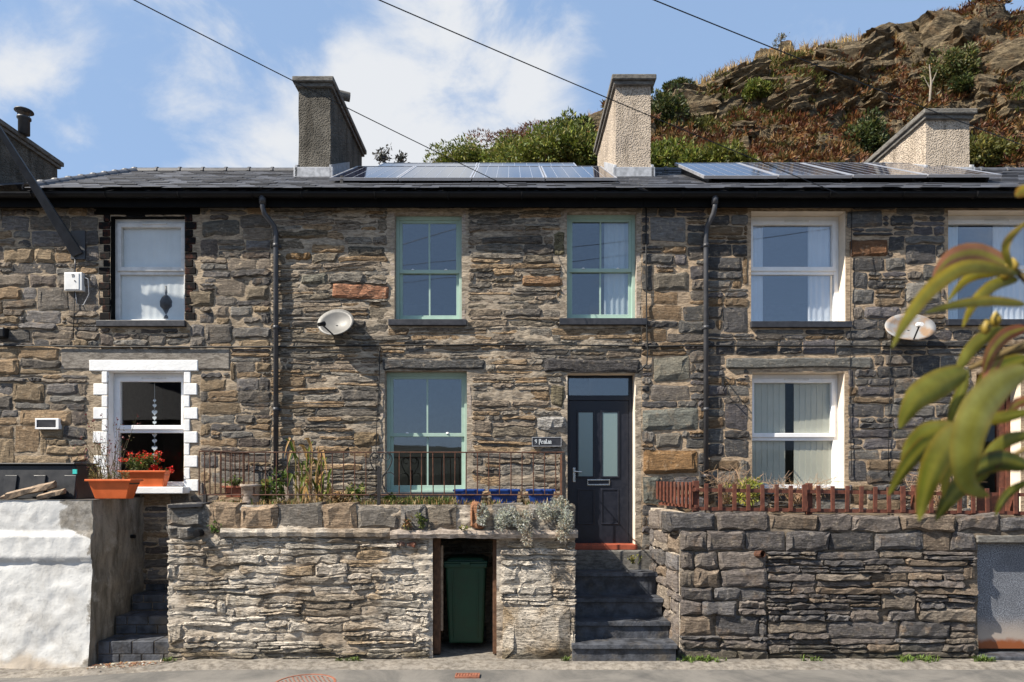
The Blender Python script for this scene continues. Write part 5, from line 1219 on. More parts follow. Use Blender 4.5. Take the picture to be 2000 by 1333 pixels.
# road ironwork
def cover(name, label, c, r, mat, n=28):
    t = thing(name, label, 'cover', c); c = Vector(c); mb = MB(); mb.lathe(c, [(r, -.02), (r, .006), (r * .93, .008), (r * .92, .0), (0, .0)], n, cap=False); mb.build('rim', mat, t)
    k = 0
    for i in range(-6, 7):
        for j in range(-6, 7):
            x, y = i * r / 7 + (j % 2) * r / 14, j * r / 7
            if x * x + y * y < (r * .85) ** 2: m2 = MB(); m2.lathe(c + Vector((x, y, 0)), [(r * .04, 0), (r * .032, .007)], 6); m2.build('stud', mat, t); k += 1
M['rust_cover'] = plain('rusty_cover', (.26, .10, .06, 1), .8, .3, 20, bs=.3)
cover('manhole_cover', 'round rusty studded manhole cover in the road', (-2.23, -1.97, gz(-2.2) - .030), .33, M['rust_cover'])
t = thing('stopcock_cover', 'small rectangular rusty cover in the road', 'cover', (-.48, -1.75, -.03)); zz = -.0285
mb = MB(); mb.ring(-.63, -.36, 0, .14, .015, .015, .015, .015, 0, .02)
mb.V = [(x, -1.80 + z, zz - y + .02) for x, y, z in mb.V]; mb.build('rim', M['rust_cover'], t)
mb = MB(); mb.box(-.613, -.377, -1.784, -1.676, zz - .01, zz + .012); lid = mb.build('lid', M['rust_cover'], t)
for k in range(7):
    mb = MB(); x = -.60 + k * .032; mb.box(x, x + .016, -1.775, -1.685, zz + .012, zz + .02); mb.build('rib', M['rust_cover'], lid)
#---PLANTS---
# ------------------------------------------------------------------ plants
def col_(c, g, v=.3): k = g.uniform(1 - v, 1 + v); return (c[0] * k * g.uniform(.9, 1.1), c[1] * k, c[2] * k * g.uniform(.85, 1.15), 1)
def rdir(g):
    z = g.uniform(-1, 1); a = g.uniform(0, 6.283); r = math.sqrt(1 - z * z); return Vector((r * math.cos(a), r * math.sin(a), z))
def bush(name, label, cat, base, rx, ry, rz_, n, L, w, cols, seed, mat='leaf', clumps=12, stems=True, group=None, up=.3):
    g = random.Random(seed); base = Vector(base); t = thing(name, label, cat, base, group)
    cl_ = []
    for k in range(clumps):
        d = rdir(g); d.z = abs(d.z) * 1.0; q = g.uniform(.3, 1.0); cl_.append((base + Vector((d.x * rx * q, d.y * ry * q, rz_ * (.25 + .7 * d.z * q))), g.uniform(.18, .44)))
    mb = MB()
    for k in range(n):
        c, s_ = g.choice(cl_); d = rdir(g); r_ = g.uniform(.55, 1.05) ** .5
        p = c + Vector((d.x * rx * s_ * r_, d.y * ry * s_ * r_, d.z * rz_ * s_ * .8 * r_))
        dd = (d + Vector((0, 0, up)) + rdir(g) * .7); mb.leaf(p, dd, rdir(g), L * g.uniform(.5, 1.5), w * g.uniform(.6, 1.5), col_(g.choice(cols), g, .4))
    mb.build('crown', M[mat], t, kind='stuff')
    if stems:
        for k in range(4):
            c = cl_[k % len(cl_)][0]; mb = MB(); mb.tube([base + Vector((g.uniform(-.1, .1) * rx, 0, -.1 * rz_)), base.lerp(c, .5) + rdir(g) * .05 * rx, c], [.03 * rx, .02 * rx, .008 * rx], 5, (.09, .06, .04, 1)); mb.build('stem', M['bark'], t)
    return t
def tuft(mb, p, g, n, h, cols, spread=.5, w=.006, bend=.5):
    for k in range(n):
        a = g.uniform(0, 6.283); s_ = g.uniform(0, spread); H = h * g.uniform(.5, 1.2); d = Vector((math.cos(a), math.sin(a), 0)); q = d.cross(Vector((0, 0, 1))) * w * g.uniform(.6, 1.4)
        c = col_(g.choice(cols), g, .3); b = Vector(p) + d * g.uniform(0, .02)
        m_ = b + d * s_ * H * .35 + Vector((0, 0, H * .6)); t_ = b + d * s_ * H * (1 + bend * .3) + Vector((0, 0, H * (1 - bend * s_ * .5)))
        i = [mb.v(b - q, c), mb.v(b + q, c), mb.v(m_ + q * .8, c), mb.v(m_ - q * .8, c), mb.v(t_, c)]; mb.f(i[0], i[1], i[2], i[3]); mb.f(i[3], i[2], i[4])
GRN = [(.10, .15, .03), (.07, .11, .025), (.14, .17, .04)]; DRY = [(.36, .25, .12), (.42, .32, .17), (.28, .17, .08)]; 
# tall maize-like stalks behind the railing
def blade(mb, pts, w, c, g):
    pts = [Vector(p) for p in pts]; n = len(pts); rows = []
    for k, p in enumerate(pts):
        t_ = k / (n - 1); ww = w * (math.sin(math.pi * (.12 + .86 * t_)) ** .7) * (1 if t_ < .6 else (1 - t_) * 2.3); tg = (pts[min(k + 1, n - 1)] - pts[max(0, k - 1)]).normalized(); sd_ = tg.cross(Vector((.25, 1, .1))).normalized()
        rows.append((mb.v(p - sd_ * ww, c), mb.v(p + Vector((0, .25 * ww, 0)), tuple(x * .8 for x in c[:3]) + (1,)), mb.v(p + sd_ * ww, c)))
    for a, b in zip(rows, rows[1:]): mb.f(a[0], a[1], b[1], b[0]); mb.f(a[1], a[2], b[2], b[1])
g = random.Random(81)
t = thing('tall_reed_plant', 'tall yellow green leafy stalks behind the railing beside the downpipe', 'plant', P(605, 975, -.6))
for k, (px, top) in enumerate(((578, 862), (590, 905), (600, 880), (610, 872), (622, 860), (630, 890), (596, 930), (640, 930), (585, 950), (618, 905))):
    mb = MB(); Y = -.6 + g.uniform(-.15, .15); b = P(px + g.uniform(-4, 4), 980, Y); tp = P(px, top + 12, Y)
    mb.tube([b, b.lerp(tp, .5) + Vector((g.uniform(-.02, .02), 0, 0)), tp], [.013, .011, .005], 6, col_(g.choice([(.22, .24, .06), (.40, .28, .12)]), g, .2))
    for q in range(5):
        f = g.uniform(.15, 1.0); p = b.lerp(tp, f); sg = g.choice((-1, 1)); L = g.uniform(.18, .36) * (1 if top < 900 else .8); dr = g.uniform(-.15, .5) if g.random() < .7 else g.uniform(.6, 1.1)
        c = col_(g.choice([(.16, .22, .035), (.22, .26, .05), (.12, .18, .03), (.50, .33, .14), (.42, .26, .10), (.30, .27, .07)]), g, .25)
        blade(mb, [p, p + Vector((sg * .07 * L, -.02, .42 * L)), p + Vector((sg * .18 * L, -.04, (.78 - dr * .3) * L)), p + Vector((sg * .30 * L, -.05, (.95 - dr) * L)), p + Vector((sg * .38 * L, -.05, (1.0 - dr * 1.6) * L))], g.uniform(.012, .024), c, g)
    mb.build('stalk', M['leaf'], t)
def leafy(name, label, cat, base, n, h, spread, leafL, cols, seed, flower=None, stemc=(.10, .12, .04), leaves=10, mat='leaf', curl=.0):
    g = random.Random(seed); base = Vector(base); t = thing(name, label, cat, base); 
    for k in range(n):
        mb = MB(); a = g.uniform(0, 6.283); s_ = g.uniform(.2, 1) * spread; H = h * g.uniform(.55, 1.1); b = base + Vector((g.uniform(-.5, .5) * spread * .7, g.uniform(-.25, .25) * spread * .5, 0))
        tp = b + Vector((math.cos(a) * s_, math.sin(a) * s_ * .5, H)); md = b.lerp(tp, .55) + Vector((g.uniform(-.03, .03), 0, .08 * H))
        mb.tube([b, md, tp], [.005, .004, .002], 4, stemc + (1,))
        for q in range(leaves):
            f = g.uniform(.2, 1); p = (b.lerp(md, f * 2) if f < .5 else md.lerp(tp, f * 2 - 1)); d = rdir(g) + Vector((0, -.3, .25)); mb.leaf(p, d, rdir(g), leafL * g.uniform(.6, 1.3), leafL * .55 * g.uniform(.6, 1.2), col_(g.choice(cols), g))
        if flower:
            fl = flower; nfl = fl[2]
            for q in range(nfl):
                p = tp + rdir(g) * fl[1]; mb.leaf(p, rdir(g), rdir(g), fl[1] * .9, fl[1] * .8, col_(fl[0], g, .25))
        mb.build('stem', M[mat], t)
    return t
# geraniums on the sill, wispy shrub in the front trough
leafy('geranium', 'red flowering geraniums in the trough on the white window sill', 'plant', P(278, 922, -.10), 26, .24, .34, .05, GRN + [(.2, .22, .06)], 91, ((.74, .045, .02), .026, 14), leaves=17)
leafy('geranium', 'single red geranium stem trailing right of the sill trough', 'plant', P(318, 922, -.12), 3, .05, .14, .05, GRN, 92, ((.70, .025, .015), .04, 30), leaves=6)
g = random.Random(93); t = thing('wispy_shrub', 'wispy brown twiggy shrub in the orange trough on the white wall', 'shrub', P(212, 940, -.88))
for k in range(34):
    mb = MB(); a = g.uniform(-1, 1); H = g.uniform(.25, .85); b = P(212 + g.uniform(-26, 26), 941, -.88 + g.uniform(-.06, .06)); tp = b + Vector((a * .36 * H * 1.4 - .05, g.uniform(-.1, .1), H)); pts = [b, b.lerp(tp, .4) + Vector((0, 0, .06)), tp]
    mb.tube(pts, [.003, .0025, .0015], 3, (.10, .08, .04, 1))
    for q in range(16):
        f = g.uniform(.15, 1); p = b.lerp(tp, f) + rdir(g) * .05 * f; mb.leaf(p, rdir(g) + Vector((0, 0, .4)), rdir(g), g.uniform(.015, .04), g.uniform(.006, .014), col_(g.choice([(.14, .13, .04), (.10, .11, .035), (.20, .06, .05), (.22, .14, .06)]), g))
    for q in range(2): p = tp + rdir(g) * .02; mb.leaf(p, rdir(g), rdir(g), .028, .024, (.16, .03, .035, 1))
    mb.build('twig', M['leaf'], t)
mb = MB(); 
for k in range(420): p = P(212 + g.uniform(-38, 42), 938 - abs(g.gauss(0, 9)), -.88 + g.uniform(-.1, .1)); mb.leaf(p, rdir(g) + Vector((0, 0, .5)), rdir(g), g.uniform(.02, .05), g.uniform(.006, .012), col_(g.choice([(.13, .14, .04), (.18, .17, .06), (.22, .17, .07)]), g))
mb.build('foliage', M['leaf'], t, kind='stuff')
# silver-leaved plant spilling over the wall
g = random.Random(95); SILV = [(.48, .52, .47), (.58, .61, .55), (.36, .39, .34), (.50, .47, .36)]
def silver(name, label, blobs, seed, n):
    g = random.Random(seed); t = thing(name, label, 'plant', P(blobs[0][0], blobs[0][1], FY - .1))
    for (px, py, rx, ry, Y, cols) in blobs:
        mb = MB(); c = P(px, py, Y)
        nn = int(n * rx * ry / 900)
        for k in range(nn):
            d = rdir(g); r_ = g.random() ** .4; p = c + Vector((d.x * rx / s1 * r_, d.y * .09 * r_ - .02, d.z * ry / s1 * r_)); dd = Vector((d.x, -.6 + d.y, d.z + .35)) + rdir(g) * .6
            for q in range(3): mb.leaf(p, dd + rdir(g) * .7, rdir(g), g.uniform(.022, .048), g.uniform(.007, .014), col_(g.choice(cols), g, .25))
        mb.build('foliage_clump', M['leaf'], t, kind='stuff')
DRYS = [(.46, .40, .30), (.55, .51, .43), (.34, .26, .18), (.52, .54, .48)]
silver('silver_shrub', 'silver leaved plant spilling over the wall end beside the door steps', [(1091, 997, 24, 25, FY - .05, SILV), (1105, 1020, 14, 22, FY - .16, SILV), (1100, 1038, 14, 20, FY - .18, DRYS), (1064, 998, 18, 16, FY - .1, SILV)], 1, 620)
silver('silver_shrub', 'silver leaved plant on the wall below the middle blue tub', [(992, 1008, 21, 18, FY - .1, SILV), (1022, 1012, 18, 14, FY - .12, DRYS + SILV), (978, 1018, 12, 18, FY - .16, SILV), (1018, 1024, 14, 10, FY - .17, SILV), (1030, 1045, 10, 22, FY - .18, DRYS)], 2, 620)
silver('silver_shrub', 'small silver leaved tuft beside the upright orange stone', [(942, 1003, 10, 19, FY - .12, SILV), (940, 1018, 8, 8, FY - .16, SILV)], 3, 700)
# grass, weeds along the wall top and bottom
g = random.Random(97)
def strip(name, label, pts, n, h, cols, spread=.6):
    mb = MB()
    for k in range(n):
        p = pts(g); tuft(mb, p, g, 5, h * g.uniform(.5, 1.3), cols, spread)
    tag(mb.build(name, M['leaf'], None), label, 'grass', kind='stuff')
strip('dry_grass', 'dry straw grass on the soil behind the wall top stones', lambda g: Vector((g.uniform(wx(400), wx(1110)), g.uniform(-1.04, -.5), wz(991))), 520, .09, DRY + GRN[:1] + [(.30, .22, .09)])
strip('dry_grass', 'greener grass under the large sage window', lambda g: Vector((g.uniform(wx(745), wx(880)), g.uniform(-1.0, -.3), wz(990))), 260, .10, GRN + DRY[:1])
strip('weeds', 'green weeds at the foot of the dark stone wall', lambda g: Vector((wx(g.choice((1330, 1348, 1371, 1378, 1575, 1755, 1800, 1905, 1915)) + g.gauss(0, 9)), FY - .1 - abs(g.gauss(0, .04)), .0)), 120, .07, [(.16, .24, .05), (.11, .17, .04)], 1.2)
strip('weeds', 'sparse weeds at the foot of the limewashed wall', lambda g: Vector((wx(g.choice((335, 345, 670, 700, 1112, 1104)) + g.gauss(0, 7)), FY - .12, .0)), 46, .05, [(.14, .2, .05), (.11, .15, .04)], 1.2)
def weed(px, py, Y, h, seed, label, cols=GRN, L=.04, n=7, spread=.1): return leafy('weed', label, 'weed', P(px, py, Y), n, h, spread, L, cols, seed, leaves=12)
weed(420, 1042, FY - .06, .15, 101, 'green weed growing beside the drain pipe stub', [(.14, .25, .05), (.1, .18, .04)], .035)
weed(822, 1033, FY - .12, .18, 102, 'dark green weed hanging on the wall top left of the bin store')
weed(795, 1035, FY - .12, .16, 103, 'reddish dry weed on the wall top left of the bin store', [(.22, .10, .05), (.25, .2, .08)])
weed(905, 1036, FY - .14, .05, 104, 'low weed on the ledge above the bin store', [(.22, .2, .05), (.12, .15, .04)], .03, 6, .14)
weed(1240, 1102, -.35, .12, 105, 'small mossy weed on the top step beside the door', [(.14, .14, .03), (.2, .17, .05)], .03, 8, .12)
weed(700, 985, -.7, .25, 106, 'leafy green weed behind the railing right of the tall stalks', [(.12, .2, .04), (.2, .26, .06), (.35, .3, .12)], .07, 8, .16)
weed(760, 985, -.7, .12, 107, 'low dark plant under the heart shaped scrollwork', GRN, .06, 8, .2)
weed(458, 955, -.4, .16, 108, 'trailing green plant in the clay planter', [(.17, .22, .05), (.10, .15, .04)], .04, 14, .2)
weed(520, 985, -.8, .3, 109, 'spiky green plant beside the pale round pot', [(.12, .17, .03), (.2, .22, .05), (.34, .25, .08)], .09, 10, .14)
weed(548, 985, -.55, .38, 110, 'green leafy plant right of the downpipe behind the railing', [(.10, .16, .03), (.07, .11, .025)], .08, 8, .2)
weed(660, 988, -.75, .17, 111, 'dry curled leaves below the tall stalks', DRY, .08, 12, .25)
bush('garden_shrub', 'yellow green shrub behind the picket fence below the blinds', 'shrub', P(1470, 985, -.55), .30, .25, .42, 900, .045, .016, [(.26, .28, .04), (.18, .21, .035), (.32, .28, .06)], 112, clumps=9)
def dry_bush(px, py, Y, W, H, seed, label):
    g = random.Random(seed); t = thing('dry_shrub', label, 'shrub', P(px, py, Y))
    for k in range(46):
        mb = MB(); b = P(px + g.uniform(-12, 12), py, Y); tp = b + Vector((g.uniform(-1, 1) * W, g.uniform(-.2, .1), H * g.uniform(.3, 1))); md = b.lerp(tp, .5) + rdir(g) * .08 + Vector((0, 0, .08))
        mb.tube([b, md, tp], [.0045, .0035, .002], 3, col_((.34, .22, .13), g, .3))
        for q in range(5): f = g.random(); mb.tube([md.lerp(tp, f), md.lerp(tp, f) + rdir(g) * .14], [.002, .001], 3, col_((.36, .25, .16), g, .3))
        mb.build('twig', M['bark'], t)
dry_bush(1425, 985, -.4, .4, .5, 113, 'dry brown twiggy shrub right of the right hand downpipe'); dry_bush(1555, 985, -.5, .5, .36, 114, 'tangle of dry stems behind the picket fence in front of the white window'); dry_bush(1835, 990, -.5, .5, .5, 115, 'dry stems behind the picket fence beside the red door')
# litter at the foot of the left steps
mb = MB(); g = random.Random(99)
for k in range(220):
    x = wx(g.uniform(190, 330)) ; y = FY - .06 - abs(g.gauss(0, .10)); mb.leaf(Vector((x, y, gz(x) + .012)), Vector((g.uniform(-1, 1), g.uniform(-1, 1), .15)), Vector((0, 0, 1)), g.uniform(.02, .05), g.uniform(.012, .03), col_(g.choice([(.22, .09, .04), (.30, .18, .09), (.5, .45, .38), (.14, .06, .03)]), g))
tag(mb.build('leaf_litter', M['plainv'], None), 'dry brown leaf litter at the foot of the slate block steps', 'leaves', kind='stuff')
# ------------------------------------------------------------------ foreground branch with long leaves
g = random.Random(121)
BR = thing('leafy_branch', 'blurred yellow green branch of long leaves close to the camera at the right', 'branch', (1.6, -7.7, 0))
def big_leaf(pts, wpx, cols, dist, curve=.25, mid=(.28, .27, .04)):
    """pts: photo points base -> tip with a distance from the lens for each; a leaf with midrib fold and curl"""
    P_ = []
    for k, p in enumerate(pts): P_.append(P(p[0], p[1], (p[2] if len(p) > 2 else dist) - D))
    fine = []
    n = len(P_)
    for k in range(n - 1):
        p0, p1, p2, p3 = P_[max(0, k - 1)], P_[k], P_[k + 1], P_[min(n - 1, k + 2)]
        for q in range(5):
            t = q / 5; fine.append(.5 * ((2 * p1) + (p2 - p0) * t + (2 * p0 - 5 * p1 + 4 * p2 - p3) * t * t + (3 * p1 - p0 - 3 * p2 + p3) * t ** 3))
    fine.append(P_[-1]); m = len(fine); mb = MB(); w = wpx / (F / dist) / 2; rows = []
    for k, p in enumerate(fine):
        t = k / (m - 1); tg = (fine[min(k + 1, m - 1)] - fine[max(0, k - 1)]).normalized(); sd_ = tg.cross(Vector((0, 1, 0)))
        sd_ = sd_.normalized() if sd_.length > .05 else Vector((1, 0, 0)); nr = tg.cross(sd_).normalized()
        if nr.y > 0: nr = -nr
        ww = w * max(.03, 2.35 * (t ** .55) * ((1 - t) ** .85))
        cA = tuple(a + (b - a) * (.5 + .5 * math.sin(t * 5 + wpx)) for a, b in zip(cols[0], cols[1])) + (1,)
        row = []
        for u in (-1, -.55, 0, .55, 1): row.append(mb.v(p + sd_ * ww * u - nr * ww * curve * .5 * abs(u) ** 1.3 + nr * .03 * w * math.sin(k * 1.3 + u), (mid + (1,)) if u == 0 else (cA if abs(u) < .9 else tuple(c_ * .55 + e_ * .45 for c_, e_ in zip(cA[:3], (.34, .20, .02))) + (1,))))
        rows.append(row)
    for a, b in zip(rows, rows[1:]):
        for k in range(4): mb.f(a[k], a[k + 1], b[k + 1], b[k])
    mb.build('leaf', M['leaf_glossy'], BR, None, True)
GA, GB, YL, PK, DG = (.12, .145, .014), (.24, .25, .045), (.42, .33, .03), (.38, .14, .09), (.045, .07, .012)
big_leaf([(1995, 535, .95), (1900, 520, .92), (1830, 555, .90), (1775, 620, .88), (1742, 680, .87)], 34, (YL, GB), .9)
big_leaf([(1990, 530, .98), (1920, 495, .98), (1860, 503, .97), (1822, 545, .96)], 44, (PK, (.30, .13, .08)), .97, .35)
big_leaf([(2005, 595, .92), (1940, 588, .90), (1870, 595, .88), (1805, 612, .87)], 22, (YL, GA), .9)
big_leaf([(2010, 720, .84), (1950, 755, .82), (1905, 815, .80), (1888, 890, .80), (1893, 945, .81), (1932, 970, .83)], 76, ((.26, .27, .05), (.34, .34, .09)), .81, .2)
big_leaf([(1890, 725, .98), (1840, 748, .96), (1790, 780, .95), (1757, 838, .95)], 62, (GA, GB), .96, .45)
big_leaf([(1878, 835, .92), (1820, 862, .90), (1775, 905, .89), (1735, 968, .89)], 40, (DG, GA), .9, .4)
big_leaf([(1885, 830, .88), (1850, 870, .86), (1818, 930, .85), (1795, 1018, .85)], 64, (GA, (.30, .29, .07)), .86, .3)
big_leaf([(1870, 835, .9), (1815, 845, .9), (1780, 880, .9), (1762, 930, .9)], 46, ((.16, .19, .03), (.29, .28, .075)), .9, .3)
big_leaf([(1935, 915, .94), (1890, 940, .93), (1855, 975, .92), (1828, 1018, .92)], 44, (DG, GA), .93, .4)
big_leaf([(2010, 912, .95), (1960, 900, .94), (1910, 915, .93), (1880, 950, .93)], 46, (DG, (.08, .12, .02)), .94, .4)
big_leaf([(2005, 640, 1.0), (1965, 655, 1.0), (1935, 690, .99), (1920, 735, .99)], 30, ((.22, .05, .05), (.16, .06, .04)), 1.0, .3)
big_leaf([(1960, 640, 1.02), (1915, 665, 1.01), (1885, 700, 1.0), (1862, 745, 1.0)], 30, (GA, GB), 1.0, .4)
big_leaf([(2010, 700, 1.05), (1960, 720, 1.05), (1925, 750, 1.04), (1895, 800, 1.04)], 46, (DG, GA), 1.05, .4)
big_leaf([(2010, 805, .9), (1960, 815, .9), (1915, 822, .9), (1875, 838, .9)], 26, (YL, GA), .9, .3)
big_leaf([(1990, 545, .96), (1945, 555, .95), (1905, 590, .94), (1880, 640, .94)], 26, (YL, GB), .95, .3)
big_leaf([(1985, 535, .97), (1940, 530, .96), (1890, 545, .95), (1850, 590, .95)], 24, (GB, YL), .96, .3)
big_leaf([(1890, 722, 1.0), (1880, 760, .99), (1862, 800, .98), (1850, 850, .98)], 24, (GB, GA), .98, .3)
big_leaf([(1960, 690, 1.0), (1935, 730, .99), (1925, 780, .98), (1935, 830, .98)], 28, (PK, YL), .98, .3)
big_leaf([(1885, 832, .93), (1870, 875, .92), (1850, 920, .92), (1843, 975, .92)], 34, (GB, YL), .92, .3)
big_leaf([(2010, 850, .98), (1970, 860, .97), (1935, 885, .97), (1905, 930, .96)], 30, (GA, GB), .97, .3)
big_leaf([(2010, 940, .98), (1975, 960, .98), (1955, 985, .97), (1945, 1008, .97)], 20, (DG, GA), .98, .4)
big_leaf([(2010, 370, .9), (1996, 374, .9), (1984, 384, .9)], 26, ((.40, .20, .03), YL), .9, .3)
big_leaf([(1978, 525, .93), (1965, 490, .92), (1975, 462, .91), (2010, 430, .90)], 20, ((.42, .30, .08), YL), .92, .3)
big_leaf([(2010, 780, .93), (1985, 790, .93), (1968, 805, .93)], 24, ((.35, .10, .05), PK), .93, .3)
for k, pts in enumerate(([P(1985, 530, .95 - D), P(2060, 600, .98 - D), Vector((1.15, -8.0, 1.9)), Vector((1.5, -7.75, .9)), Vector((1.6, -7.7, -.05))], [P(1880, 835, .9 - D), P(1950, 760, .97 - D), P(2060, 690, 1.0 - D), Vector((1.25, -7.95, 1.8))], [P(1895, 720, 1.0 - D), P(1960, 690, 1.0 - D), P(2060, 660, 1.0 - D)], [P(1940, 912, .94 - D), P(2070, 840, .98 - D), Vector((1.3, -7.9, 1.7))])):
    mb = MB(); mb.tube(pts, [.004] + [.006 + .004 * q for q in range(len(pts) - 1)], 7, (.14, .10, .04, 1)); mb.build('stem', M['bark'], BR, None, True)
for (px, py) in ((1978, 535), (1965, 548), (1945, 640), (1925, 655)):
    mb = MB(); c = P(px, py, .95 - D); mb.lathe(c, [(.0, 0), (.006, .004), (.008, .012), (.004, .02), (0, .024)], 8, cap=False); mb.build('bud', M['bud'], BR, None, True)
#---HILL---
# ------------------------------------------------------------------ hillside behind the houses
HY0, HY1 = 8.0, 32.0; sH = S(HY1)
SK = [(-3000, 700), (0, 520), (500, 440), (700, 390), (800, 352), (860, 322), (960, 292), (1060, 262), (1120, 248), (1200, 218), (1280, 187), (1340, 170), (1400, 144), (1490, 114), (1560, 98), (1620, 84), (1700, 70), (1800, 56), (1850, 53), (1920, 62), (2000, 56), (2300, 50), (4000, 20)]
def ztop(X):
    px = VX + X * sH
    for (a, b), (c, d) in zip(SK, SK[1:]):
        if a <= px <= c: return EYE + (VY - (b + (d - b) * (px - a) / (c - a))) / sH
    return EYE + (VY + 20) / sH
def hz(X, Y):
    zt = ztop(X); t = (Y - HY0) / (HY1 - HY0)
    if t < 0: return -.2 + .5 * t
    if t > 1: b = zt + (Y - HY1) * .1
    else: b = (zt + .5) * t - .5
    e = 1 - .85 * max(0, min(1, 1 - abs(t - 1) / .12))
    e *= min(1, t * 3)
    k = FR(X * .075 + 3, Y * .11, 1.7, 5)
    r = FR(X * .16 + Y * .05, Y * .22 - X * .07, 8.3, 4)
    ter = math.floor((r + k * .5) * 3.2) / 3.2
    return b + e * (1.5 * k + 2.7 * ter + .28 * FR(X * .9, Y * .9, 2, 3))
NX, NY_ = 430, 210
mb = MB(); X0h, X1h = -34.0, 62.0; Y0h, Y1h = HY0 - 2, 46.0
for j in range(NY_ + 1):
    Y = Y0h + (Y1h - Y0h) * j / NY_
    for i in range(NX + 1):
        X = X0h + (X1h - X0h) * i / NX; mb.v((X, Y, hz(X, Y)))
for j in range(NY_):
    for i in range(NX): a = j * (NX + 1) + i; mb.f(a, a + 1, a + NX + 2, a + NX + 1)
t = NT('hill_cover'); pp = t.pos(); ps = t.pos((1, 1, 4.0), (0, rad(-28), rad(20))); gm = t.n('ShaderNodeNewGeometry'); sp = t.n('ShaderNodeSeparateXYZ'); t.L(gm.outputs['Normal'], sp.inputs[0])
st_ = t.noise(ps, 1.6, 8, .7, .4); n1 = t.noise(pp, .35, 7, .65); n2 = t.noise(pp, 1.8, 7, .7); n3 = t.noise(pp, 9, 5, .7)
rock = t.mix(t.ramp(st_, .35, .65), (.07, .054, .035, 1), (.29, .225, .14, 1)); rock = t.mix(t.ramp(n3, .35, .7, 0, .5), rock, (.3, .3, .3, 1), 'MULTIPLY')
veg = t.mix(t.ramp(n2, .35, .6), (.11, .045, .02, 1), (.21, .105, .037, 1)); veg = t.mix(t.ramp(n1, .52, .66), veg, (.10, .105, .028, 1)); veg = t.mix(t.ramp(n3, .5, .75, 0, .6), veg, (.30, .21, .09, 1))
slope = t.math('ADD', sp.outputs['Z'], t.math('MULTIPLY', t.math('SUBTRACT', n2, .5), .7))
M['hill'] = t.done(t.mix(t.ramp(slope, .50, .62), rock, veg), .95, t.bump(n3, .6, .12, t.bump(st_, .9, .45)), 0, .15)
HILL = mb.build('hill', M['hill'], None, (0, 30, 0), False, kind='structure')
t = NT('crag_rock'); pp = t.pos(); ps = t.pos((1, 1, 3.0), (0, rad(-24), rad(15))); st_ = t.noise(ps, 1.9, 9, .72, .5); n2 = t.noise(pp, 1.2, 7, .7); n3 = t.noise(pp, 8, 6, .72)
rock = t.mix(t.ramp(st_, .36, .64), (.075, .058, .038, 1), (.33, .255, .155, 1)); rock = t.mix(t.ramp(n2, .5, .68, 0, .75), rock, (.20, .115, .05, 1)); rock = t.mix(t.ramp(n3, .4, .7, 0, .6), rock, (.35, .35, .33, 1), 'MULTIPLY')
M['crag'] = t.done(rock, .92, t.bump(n3, .6, .10, t.bump(st_, 1.0, .5)), 0, .2)
def on_hill(px, py, Ymin=9.0):
    Y = Ymin
    while Y < 40:
        k = (D + Y) / F; X = (px - VX) * k; z = EYE + (VY - py) * k
        if hz(X, Y) >= z: return Vector((X, Y, hz(X, Y)))
        Y += .12
    k = (D + HY1) / F; X = (px - VX) * k; return Vector((X, HY1, hz(X, HY1)))
g = random.Random(131)
def crag(p, sx, sy, sz, seed, tilt=None):
    g = random.Random(seed); mb = MB(); n = 8; idx = {}
    rot = Matrix.Rotation(rad(g.uniform(-20, 30)), 3, 'Z') @ Matrix.Rotation(rad(tilt if tilt is not None else g.uniform(-34, 8)), 3, 'Y') @ Matrix.Rotation(rad(g.uniform(-20, 10)), 3, 'X')
    off = [(g.uniform(-.16, .16), g.uniform(-.22, .22), g.uniform(.82, 1.12)) for _ in range(n + 1)]
    def vv(i, j, k):
        if (i, j, k) in idx: return idx[i, j, k]
        u, v, w = 2 * i / n - 1, 2 * j / n - 1, 2 * k / n - 1
        q = Vector((u, v, w)); L = q.length; q = q.lerp(q / max(L, .01) * 1.1, .22)
        o = off[k]; f = o[2] + .16 * N3(u * 1.9 + seed, v * 1.9, w * 2) + .10 * N3(u * 5 + seed, v * 5, w * 5)
        q = Vector(((q.x * f + o[0]) * sx, (q.y * f + o[1]) * sy, q.z * sz * (1 + .25 * N3(u * 2 + seed, v * 2))))
        idx[i, j, k] = mb.v(Vector(p) + rot @ q); return idx[i, j, k]
    for a in range(n):
        for b in range(n):
            for (f, s_) in ((0, 0), (n, 1)):
                for ax in range(3):
                    def c(x, y): return (f, x, y) if ax == 0 else ((y, f, x) if ax == 1 else (x, y, f))
                    q = [c(a, b), c(a + 1, b), c(a + 1, b + 1), c(a, b + 1)]
                    if not s_: q.reverse()
                    mb.f(*[vv(*w) for w in q])
    mb.build('rock', M['crag'], HILL)
